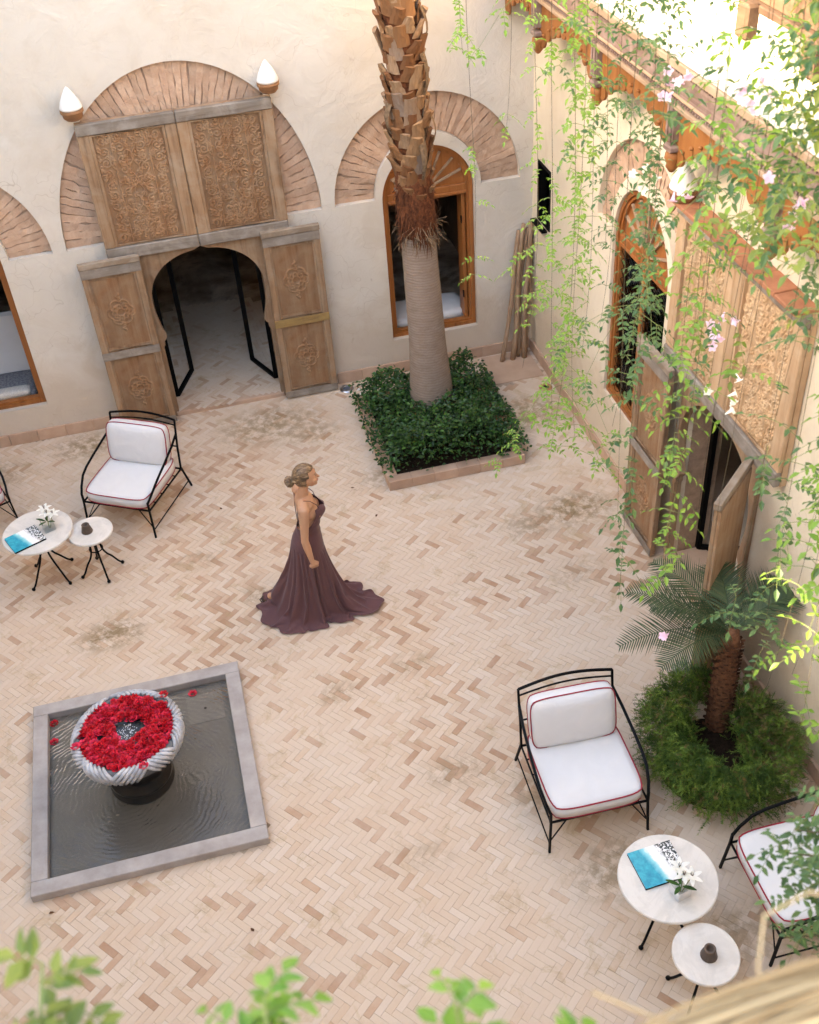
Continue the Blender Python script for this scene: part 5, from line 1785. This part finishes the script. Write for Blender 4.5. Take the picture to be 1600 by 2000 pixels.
LABELS = ['thin sparse vine hanging alone in front of the window behind the palm', 'short leafy lime vine at the top, right of the palm trunk', 'very thin short vine hanging from the top left of the wall corner', 'sparse vine falling along the corner of the two walls',
 'lime-green vine hanging just right of the wall corner', 'thickest lime-green vine ending lowest beside the planter bed', 'lime-green vine hanging close behind the longest lime one', 'wispy lime vine in front of the slit window side of the wall',
 'short sea-green vine ending over the arch of the right window', 'thin sea-green vine left of the right window frame', 'leafy vine hanging over the dark pane of the right window', 'sea-green vine over the fan light of the right window',
 'long vine ending low in front of the flat left leaf of the right gate', 'bushy vine ending above the paving left of the right gate', 'leafy lime vine over the dark edge of the right gate leaf', 'long lime vine ending below the right gate leaf',
 'thin vine to the right of the right window', 'yellow-green dense vine between right window and right gate panel', 'pale leafed vine hanging into the dark doorway of the right gate', 'thin vine with pink flowers over the carved right gate panel',
 'sparse yellow-green vine over the carved panel of the right gate', 'short vine hanging over the coping of the right gate', 'long dense vine ending above the young palm', 'longest dense vine falling through the crown of the young palm',
 'yellow-green vine over the right half of the carved right gate panel', 'vine hanging by the right end of the right gate beam', 'short dense vine left of the top right leaf mass', 'yellowish dense vine in the top right leaf mass, left part',
 'densest green vine in the top right leaf mass', 'yellow dense vine at the right edge of the top right leaf mass', 'vine falling along the right edge below the leaf mass', 'lime vine ending right of the young palm against the shaded wall',
 'lime vine nearest the right edge beside the young palm', 'lime vine drooping over the fern right of the young palm', 'sea-green vine on the right edge beside the young palm crown', 'very thin lime vine in front of the right gate doorway']
for o in vlist:
    o['label'] = LABELS[int(o['vine_i'])]
    del o['vine_i']

# flower clusters on the vines
def blossom(vine, world_p, m, n, sd):
    r = random.Random(sd)
    mb = MB()
    loc = vine.location
    for k in range(n):
        c = Vector(world_p) - loc + Vector((r.gauss(0, .045), r.gauss(0, .045), r.gauss(0, .05)))
        ax = Vector((r.gauss(-.3, .5), r.gauss(-.6, .5), r.gauss(-.2, .5))).normalized()
        s1 = ax.orthogonal().normalized(); s2 = ax.cross(s1)
        mb.tube([c - ax * .034, c - ax * .015, c], [.003, .006, .010], 6, caps=False)
        for q in range(5):
            a = 2 * PI * q / 5
            petal(mb, c, s1 * math.cos(a) + s2 * math.sin(a) + ax * .35, ax, .023, .010, -.005)
    mb.build('blossom', m, vine, fix=False)
vd = {o['label']: o for o in vlist}
for idx, p, mm, n in ((17, (2.14, 4.07, 5.61), 'flower_pink', 3), (11, (2.06, 4.34, 5.61), 'flower_white', 5), (16, (2.05, 4.12, 6.11), 'flower_pink', 6), (21, (2.14, 3.73, 6.18), 'flower_pink', 8), (26, (2.01, 3.11, 5.99), 'flower_pink', 5),
                      (19, (2.19, 3.81, 5.15), 'flower_pink', 8), (24, (2.18, 3.59, 4.92), 'flower_white', 5), (35, (1.95, 3.38, 3.74), 'flower_pink', 2)):
    blossom(vd[LABELS[idx]], p, M[mm], n, idx)

# leafy branch at the bottom right edge, near the camera
bb = empty('leafy_branch', (1.75, 1.30, 4.6), 0, 'green leafy branch overhanging the bottom right armchair', 'branch')
r = random.Random(33)
mb = MB(); lines = []; tw = MB()
pts0 = [(1.28, 1.40, 5.29), (1.32, 1.5, 5.0), (1.30, 1.53, 4.86), (1.30, 1.39, 4.85), (1.29, 1.39, 4.63), (1.25, 1.30, 5.14), (1.36, 1.42, 5.12), (1.34, 1.36, 4.95), (1.38, 1.38, 4.72), (1.42, 1.45, 5.0), (1.40, 1.30, 5.05)]
for p in pts0:
    p = Vector(p) - bb.location
    root = Vector((.15, -.05, p.z - .15))
    tw.tube([root, root.lerp(p, .6) + Vector((0, 0, .06)), p], [.006, .004, .002], 5, caps=False)
    for k in range(20):
        q = root.lerp(p, .40 + .60 * k / 19) + Vector((r.gauss(0, .02), r.gauss(0, .02), r.gauss(0, .02)))
        a = r.uniform(0, 2 * PI)
        pinnate(mb, lines, q, Vector((math.cos(a) - .3, math.sin(a), r.uniform(-.3, .4))), r.uniform(.06, .11), 3, r.uniform(.028, .042), r)
tw.build('twig', M['stem'], bb, fix=False)
tag(mb.build('foliage', M['vine_leaf'], bb, fix=False), kind='stuff')
stems_mesh(lines, .0014, 'leaf_stalk', M['stem_green'], bb, 3, 'stuff')

# foreground plants growing up from the terrace edge, close to the lens
def edge_plant(name, root, tips, label, hue, seed, ll=.030, n=12):
    r = random.Random(seed)
    e = empty(name, root, 0, label, 'plant', 'plants on the terrace edge')
    mb = MB(); lines = []; st = MB()
    for t in tips:
        p = Vector(t) - Vector(root)
        mid = p * .5 + Vector((r.gauss(0, .02), .02, .03))
        st.tube([(0, 0, 0), mid, p], [.005, .004, .002], 5, caps=False)
        for k in range(n):
            u = .5 + .5 * k / (n - 1)
            q = (mid.lerp(p, (u - .5) * 2))
            a = r.uniform(0, 2 * PI)
            pinnate(mb, lines, q, Vector((math.cos(a), math.sin(a), r.uniform(-.2, .5))), r.uniform(.035, .06), r.choice((2, 3)), ll * r.uniform(.9, 1.4), r)
    st.build('stem', M['stem_green'], e, fix=False)
    tag(mb.build('foliage', M[hue], e, fix=False), kind='stuff')
    stems_mesh(lines, .0012, 'leaf_stalk', M['stem_green'], e, 3, 'stuff')
    return e
edge_plant('terrace_plant', (-.42, .40, 6.2), [(-.37, .72, 6.45), (-.335, .77, 6.47), (-.31, .69, 6.47), (-.39, .68, 6.48), (-.27, .62, 6.46), (-.30, .72, 6.43)], 'blurred lime plant in the bottom left corner', 'vine_leaf_yellow', 5)
edge_plant('terrace_plant', (-.15, .36, 6.2), [(-.17, .59, 6.46), (-.12, .62, 6.47), (-.085, .645, 6.48), (-.07, .57, 6.45)], 'blurred leafy plant left of centre at the bottom', 'vine_leaf_light', 6, n=12)
edge_plant('terrace_plant', (.13, .32, 6.2), [(.125, .585, 6.48), (.15, .53, 6.46), (.165, .525, 6.47)], 'blurred leafy shoot in the middle of the bottom edge', 'vine_leaf_light', 7, n=12)
edge_plant('terrace_plant', (.22, .30, 6.2), [(.222, .505, 6.45)], 'small blurred leaf tip right of the middle bottom shoot', 'vine_leaf_light', 8, n=5)

# reed bundle on the parapet, bottom right
sw_ = empty('reed_bundle', (.34, .352, 6.582), R(-4), 'blurred bundle of dry straw reeds along the bottom right edge', 'reeds')
r = random.Random(4)
mb = MB()
for k in range(250):
    u = r.random() ** .8
    y0 = .075 - .20 * u + r.gauss(0, .006); zz = -.02 + .11 * (1 - abs(u - .35)) + r.gauss(0, .012)
    x0, x1 = -.24 + r.gauss(0, .08), .45
    pts = []
    ph_ = r.uniform(0, 6)
    for q in range(7):
        t = q / 6
        x = x0 + (x1 - x0) * t
        arch = .05 * math.sin(PI * min(1, max(0, (x + .25) / .75))) 
        pts.append((x, y0 + arch - .055 * (1 - t) + .006 * math.sin(t * 4 + ph_), zz + .02 * math.sin(t * 3 + ph_)))
    mb.tube(pts, r.uniform(.0012, .0030), 4, caps=False)
tag(mb.build('straw', M['straw'], sw_, fix=False), kind='stuff')
lp = MB()
lp.tube([(.055, .04, .06), (.05, .10, .08), (.075, .145, .09), (.13, .16, .09), (.19, .13, .08), (.23, .08, .06)], .0019, 6, caps=False)
lp.tube([(-.11, .115, .07), (-.05, .06, .09), (-.02, .02, .07)], .0018, 6, caps=False)
lp.build('loose_straw', M['straw'], sw_, fix=False)

# ------------------------------------------------------------------ the woman
wm = empty('person', (.60, 7.92, 0), 0, 'woman with a low hair bun in a long strappy plum dress, walking right', 'person')
bm_b = bmesh.new()
def ball(p, r, sub=2, sc_=(1, 1, 1), rot=None):
    g = bmesh.ops.create_icosphere(bm_b, subdivisions=sub, radius=1.0)
    Mx = (rot or Matrix.Identity(3))
    for v in g['verts']:
        q = Vector((v.co.x * r * sc_[0], v.co.y * r * sc_[1], v.co.z * r * sc_[2]))
        v.co = Mx @ q + Vector(p)
def limb(p0, r0, p1, r1, sub=2, sc_=(1, 1, 1)):
    p0, p1 = Vector(p0), Vector(p1)
    L = (p1 - p0).length
    n = max(2, int(L / (min(r0, r1) * .35)))
    for i in range(n + 1):
        t = i / n
        ball(p0.lerp(p1, t), r0 + (r1 - r0) * t, sub, sc_)
# torso (faces +x; near side is -y)
for p, sx, sy, sz in (((-.015, 0, .92), .116, .150, .14), ((-.034, 0, .86), .108, .148, .13), ((.015, 0, 1.04), .088, .116, .12), ((.03, 0, 1.16), .095, .130, .12), ((.030, 0, 1.27), .100, .150, .11), ((.015, 0, 1.36), .09, .155, .075)):
    ball(p, 1.0, 3, (sx, sy, sz))
for s in (-1, 1):
    ball((.095, s * .070, 1.245), .060, 3, (1, 1, 1.05))
    limb((-.01, s * .10, 1.405), .048, (-.02, s * .165, 1.385), .052)
    ball((-.02, s * .172, 1.375), .056)
# neck and head; head turned along +x and bowed slightly
limb((-.005, 0, 1.40), .056, (.03, 0, 1.53), .047)
HC = Vector((.062, 0, 1.635))
ball(HC, 1.0, 3, (.098, .076, .112))
ball(HC + Vector((.045, 0, -.055)), 1.0, 3, (.055, .052, .066))
ball(HC + Vector((.075, 0, -.092)), .026, 2)
limb(HC + Vector((.094, 0, .0)), .009, HC + Vector((.117, 0, -.034)), .0135, 1)
for s in (-1, 1):
    ball(HC + Vector((.074, s * .030, .012)), .017, 2)
    ball(HC + Vector((.06, s * .045, -.03)), .027, 2)
    ball(HC + Vector((-.012, s * .076, -.012)), .022, 2, (.8, .35, 1.25))
ball(HC + Vector((.094, 0, -.058)), .014, 2, (.8, 1.5, .6))
ball(HC + Vector((.091, 0, -.071)), .013, 2, (.8, 1.3, .6))
# arms
def arm(s, sh, el, wr, fing_dir, curl):
    limb(sh, .047, Vector(sh).lerp(Vector(el), .5), .043); limb(Vector(sh).lerp(Vector(el), .5), .043, el, .036)
    limb(el, .037, Vector(el).lerp(Vector(wr), .3), .038); limb(Vector(el).lerp(Vector(wr), .3), .038, wr, .0245)
    wr = Vector(wr); fd = Vector(fing_dir).normalized()
    side = Vector((fd.z, 0, -fd.x)).normalized()          # across the knuckles: in x,z
    nrm = fd.cross(side).normalized() * (1 if s < 0 else -1)
    limb(wr, .025, wr + fd * .045, .027, 2, (1, .8, 1))
    kn = wr + fd * .075
    for f in range(-1, 3):
        ball(wr + fd * .055 + side * (.019 * (f - .5)), .019)
    for k, (off, L) in enumerate(((-.030, .068), (-.010, .078), (.010, .072), (.029, .056))):
        b0 = kn + side * off
        d1 = (fd * math.cos(curl * .6) + nrm * math.sin(curl * .6))
        d2 = (fd * math.cos(curl * 1.7) + nrm * math.sin(curl * 1.7))
        d3 = (fd * math.cos(curl * 2.5) + nrm * math.sin(curl * 2.5))
        p1 = b0 + d1 * L * .45; p2 = p1 + d2 * L * .33; p3 = p2 + d3 * L * .24
        limb(wr + fd * .06 + side * off * .9, .0105, b0, .0100, 1)
        limb(b0, .0100, p1, .0092, 1); limb(p1, .0092, p2, .0083, 1); limb(p2, .0083, p3, .0075, 1)
    t0 = wr + fd * .022 - side * .024
    t1 = t0 + fd * .028 - side * .020 + nrm * .014
    t2 = t1 + fd * .030 + side * .004 + nrm * .014
    limb(wr + fd * .015 - side * .012, .016, t0, .014, 1); limb(t0, .0135, t1, .0110, 1); limb(t1, .0110, t2, .0085, 1)
arm(-1, (-.02, -.185, 1.365), (-.055, -.235, 1.075), (-.020, -.262, .845), (.22, -.02, -1), 1.05)
arm(1, (-.02, .185, 1.365), (-.02, .245, 1.08), (.075, .235, .86), (.35, 0, -1), .7)
# legs in mid-stride, mostly under the skirt
limb((-.03, -.085, .86), .088, (.10, -.085, .48), .056); limb((.10, -.085, .48), .054, (.13, -.085, .11), .036)
limb((-.05, .085, .86), .088, (-.16, .085, .50), .056); limb((-.16, .085, .50), .050, (-.40, .15, .14), .036)
limb((.12, -.085, .08), .036, (.24, -.085, .035), .026); limb((-.45, .18, .11), .034, (-.40, .18, .03), .028)
me_b = bpy.data.meshes.new('body'); bm_b.to_mesh(me_b); bm_b.free()
tmp = bpy.data.objects.new('tmp_body', me_b); col.objects.link(tmp)
rmod = tmp.modifiers.new('r', 'REMESH'); rmod.mode = 'VOXEL'; rmod.voxel_size = .0062; rmod.use_smooth_shade = True
smod = tmp.modifiers.new('s', 'SMOOTH'); smod.factor = .5; smod.iterations = 4
dg = bpy.context.evaluated_depsgraph_get()
me_body = bpy.data.meshes.new_from_object(tmp.evaluated_get(dg))
bpy.data.objects.remove(tmp)
me_body.materials.clear()
obj('body', me_body, M['skin'], wm, True)
# face details
for s in (-1, 1):
    MB().lathe([(0, -.004), (.005, -.003), (.0075, 0), (.005, .003), (0, .004)], 10).build('eye', M['eye_dark'], wm, True, loc=HC + Vector((.0885, s * .031, .010)))
    MB().tube([HC + Vector((.089, s * .014, .032)), HC + Vector((.090, s * .032, .037)), HC + Vector((.076, s * .050, .030))], .0035, 5).build('eyebrow', M['hair'], wm, True)
MB().tube([HC + Vector((.098, -.020, -.063)), HC + Vector((.1065, 0, -.061)), HC + Vector((.098, .020, -.063))], [.003, .006, .003], 6).build('lips', M['lip'], wm, True)
# hair: cap swept back to a low bun
hr = bmesh.new()
bmesh.ops.create_uvsphere(hr, u_segments=44, v_segments=28, radius=1.0)
for v in hr.verts:
    d = v.co.copy()
    # hairline: keep hair off the face (front, below the brow) and off the neck
    front = d.x
    k = 1.0
    ang = math.atan2(d.z, d.x)
    if d.x > .35 and d.z < .62: k = .78
    elif d.x > .05 and d.z < .10: k = .80
    elif d.z < -.72: k = .72
    lump = 1 + .02 * math.sin(d.y * 22 + d.x * 4) + .012 * math.sin(d.y * 47 + d.z * 6)
    v.co = Vector((d.x * .112 * k * lump - .012, d.y * .090 * k * lump, d.z * .122 * k * lump + .008))
me_h = bpy.data.meshes.new('hair'); hr.to_mesh(me_h); hr.free()
hair = obj('hair', me_h, M['hair'], wm, True, loc=HC)
bn = MB()
for q in range(5):
    a = q * 1.25
    pts = [(-.155 + .030 * math.cos(a + t * .9) * math.cos(t * .35 - .5), .026 * math.sin(a + t * .9), -.030 + .030 * math.sin(t * .8 + a)) for t in range(8)]
    bn.tube(pts, [.012, .017, .019, .020, .020, .019, .016, .008], 8)
bn.build('bun', M['hair'], hair, True)
bt = MB()
for q in range(7):
    y = -.05 + q * .0167
    bt.tube([(-.09, y, .00 - .02 * abs(q - 3) / 3), (-.12, y * .6, -.018), (-.145, y * .3, -.028)], [.014, .013, .008], 6)
bt.build('hair_strand', M['hair'], hair, True)

# dress bodice: rings around the torso, open neckline, then the straps
def bod_ring(z, th):
    c = np.interp(z, [.80, .92, 1.05, 1.16, 1.27, 1.36], [-.02, -.012, .015, .03, .042, .03])
    ax = np.interp(z, [.80, .92, 1.05, 1.16, 1.27, 1.36], [.150, .142, .105, .111, .122, .098])
    ay = np.interp(z, [.80, .92, 1.05, 1.16, 1.27, 1.36], [.178, .172, .133, .142, .152, .147])
    x, y = math.cos(th), math.sin(th)
    bust = .05 * math.exp(-((z - 1.245) / .06) ** 2) * max(0, x) ** 1.2 * (1 - .35 * math.exp(-(y / .22) ** 2))
    return (c + (ax + bust) * x, ay * y, z)
bd = MB(); nt, nzb = 64, 22
for j in range(nzb + 1):
    for i in range(nt):
        th = 2 * PI * i / nt
        x = math.cos(th)
        sc_ = 1.0 + .05 * max(0, 1 - j / 5)
        top = 1.325 - .05 * math.exp(-(math.sin(th) / .25) ** 2) * (x > 0) if x > .45 else np.interp(x, [-1, -.3, .2, .45], [1.06, 1.12, 1.20, 1.31])
        z = .845 - .025 * x + (float(top) - .845 + .025 * x) * j / nzb
        q = bod_ring(z, th)
        fo = .0035 * math.sin(z * 70 + th * 3) * (1 if 1.0 < z < 1.2 else .2)
        bd.v.append((q[0] * sc_ + fo * x, q[1] * sc_ + fo * math.sin(th), q[2]))
for j in range(nzb):
    for i in range(nt):
        bd.f.append((j * nt + i, j * nt + (i + 1) % nt, (j + 1) * nt + (i + 1) % nt, (j + 1) * nt + i))
bd.build('bodice', M['dress'], wm, True)
for s in (-1, 1):
    MB().tube([bod_ring(1.30, s * .80), (.115, s * .105, 1.36), (.055, s * .118, 1.432), (.0, s * .118, 1.448), (-.055, s * .108, 1.40), (-.072, s * .085, 1.28), (-.072, s * .06, 1.10)], .0038, 5).build('strap', M['dress'], wm, True)
# skirt: a cloth gathered at the hip, let fall over the legs and the floor, then kept as a plain mesh
def drape_skirt():
    nt, nj = 132, 46
    hem = [(.60, -.14), (.52, -.24), (.36, -.26), (.22, -.29), (.06, -.31), (-.10, -.31), (-.26, -.30), (-.40, -.26), (-.50, -.17), (-.55, -.04), (-.54, .10), (-.48, .24), (-.30, .36), (0, .40), (.22, .36), (.40, .20), (.52, .0)]
    ha = np.array([math.atan2(p[1], p[0]) for p in hem]); hl = np.array([math.hypot(*p) for p in hem])
    o = np.argsort(ha); ha, hl = ha[o], hl[o]
    ha = np.concatenate([ha - 2 * PI, ha, ha + 2 * PI]); hl = np.concatenate([hl] * 3)
    V = []
    for j in range(nj + 1):
        t = j / nj
        for i in range(nt):
            th = -PI + 2 * PI * i / nt
            x0, y0 = -.016 + .147 * math.cos(th), .175 * math.sin(th)
            h = float(np.interp(th, ha, hl)) * 1.06
            s = .36 * t + .64 * t ** 2.5
            g = sum(a_ * math.sin(n_ * th + p_) for n_, a_, p_ in ((22, .55, .4), (15, .5, 2.1), (31, .3, 1.0), (9, .35, 4)))
            w = 1 + g * (.010 + .075 * min(1, t * 3) * (1 - .25 * t))
            V.append(((x0 + (h * math.cos(th) - x0) * s) * w, (y0 + (h * math.sin(th) - y0) * s) * w, (.84 - .03 * math.cos(th)) * (1 - t) + .03 * t + .02 * (1 - t)))
    F = [(j * nt + i, j * nt + (i + 1) % nt, (j + 1) * nt + (i + 1) % nt, (j + 1) * nt + i) for j in range(nj) for i in range(nt)]
    me = bpy.data.meshes.new('skirt'); me.from_pydata(V, [], F)
    ob = bpy.data.objects.new('draping', me); col.objects.link(ob)
    vg = ob.vertex_groups.new(name='pin')
    vg.add(list(range(nt * 2)), 1.0, 'ADD')
    for th0, wd, val in ((math.atan2(-.14, .60), .10, .7), (math.atan2(-.04, -.56), .5, .35)):
        vg.add([nj * nt + i for i in range(nt) if abs((-PI + 2 * PI * i / nt) - th0) < wd], val, 'ADD')
    m = ob.modifiers.new('c', 'CLOTH'); st = m.settings
    st.quality = 8; st.mass = .25; st.vertex_group_mass = 'pin'
    st.tension_stiffness = 12; st.compression_stiffness = 12; st.shear_stiffness = 5; st.bending_stiffness = .12
    st.tension_damping = 8; st.compression_damping = 8; st.shear_damping = 8; st.bending_damping = .8
    st.air_damping = 1.5; st.pin_stiffness = .6; st.shrink_min = -.10; st.shrink_max = -.10
    m.collision_settings.distance_min = .006
    m.collision_settings.use_self_collision = True; m.collision_settings.self_distance_min = .004; m.collision_settings.collision_quality = 2
    tmp = [ob]
    def collider(mb, fr, th):
        c = mb.build('collider', None, None, fix=False); c.modifiers.new('k', 'COLLISION')
        c.collision.thickness_outer = th; c.collision.cloth_friction = fr; tmp.append(c)
    collider(MB().add([(-2, -2, 0), (2, -2, 0), (2, 2, 0), (-2, 2, 0)], [(0, 1, 2, 3)]), 40, .008)
    for p0, r0, p1, r1 in (((-.03, -.075, .80), .085, (.10, -.085, .48), .060), ((.10, -.085, .50), .058, (.14, -.085, .06), .042), ((-.05, .075, .80), .085, (-.16, .085, .50), .058), ((-.16, .085, .52), .056, (-.40, .15, .12), .040)):
        p0, p1 = Vector(p0), Vector(p1)
        collider(MB().tube([p0.lerp(p1, k / 8) for k in range(9)], [r0 + (r1 - r0) * k / 8 for k in range(9)], 14), 5, .006)
    sc.frame_start, sc.frame_end = 1, 70
    m.point_cache.frame_end = 70
    for f in range(1, 61): sc.frame_set(f)
    dg = bpy.context.evaluated_depsgraph_get()
    out = bpy.data.meshes.new_from_object(ob.evaluated_get(dg))
    for o_ in tmp: bpy.data.objects.remove(o_)
    sc.frame_set(1)
    out.materials.clear()
    return out
sko = obj('skirt', drape_skirt(), M['dress'], wm, True)
_sm = sko.modifiers.new('soften', 'SUBSURF'); _sm.levels = 1; _sm.render_levels = 1
sh = MB()
sh.tube([(-.52, .235, .085), (-.535, .225, .05), (-.52, .215, .02), (-.48, .205, .012)], [.007, .015, .020, .018], 8)
sh.tube([(-.53, .23, .07), (-.56, .225, .045), (-.545, .21, .015)], .006, 6)
sh.build('shoe', M['shoe'], wm, True)

# dry flecks lying on the paving
for i, (x, y, lab) in enumerate(((1.29, 9.66, 'small dark dry leaf on the paving left of the planter corner'), (-.16, 9.75, 'small dark dry leaf on the paving right of the left armchair'),
                                 (1.47, 9.12, 'tiny dark dry leaf on the paving below the planter corner'), (-2.05, 5.22, 'tiny dry leaf beside the front left kerb corner of the pool'), (-.52, 4.62, 'dark dry leaf on the paving at the bottom left'))):
    fm = MB()
    leaf_quad(fm, Vector((0, 0, .004)), Vector((math.cos(i * 2.1), math.sin(i * 2.1), .05)), Vector((0, .2, 1)), .045, .026)
    tag(fm.build('fallen_leaf', M['stub'], None, fix=False, loc=(x, y, .002)), lab, 'leaf')
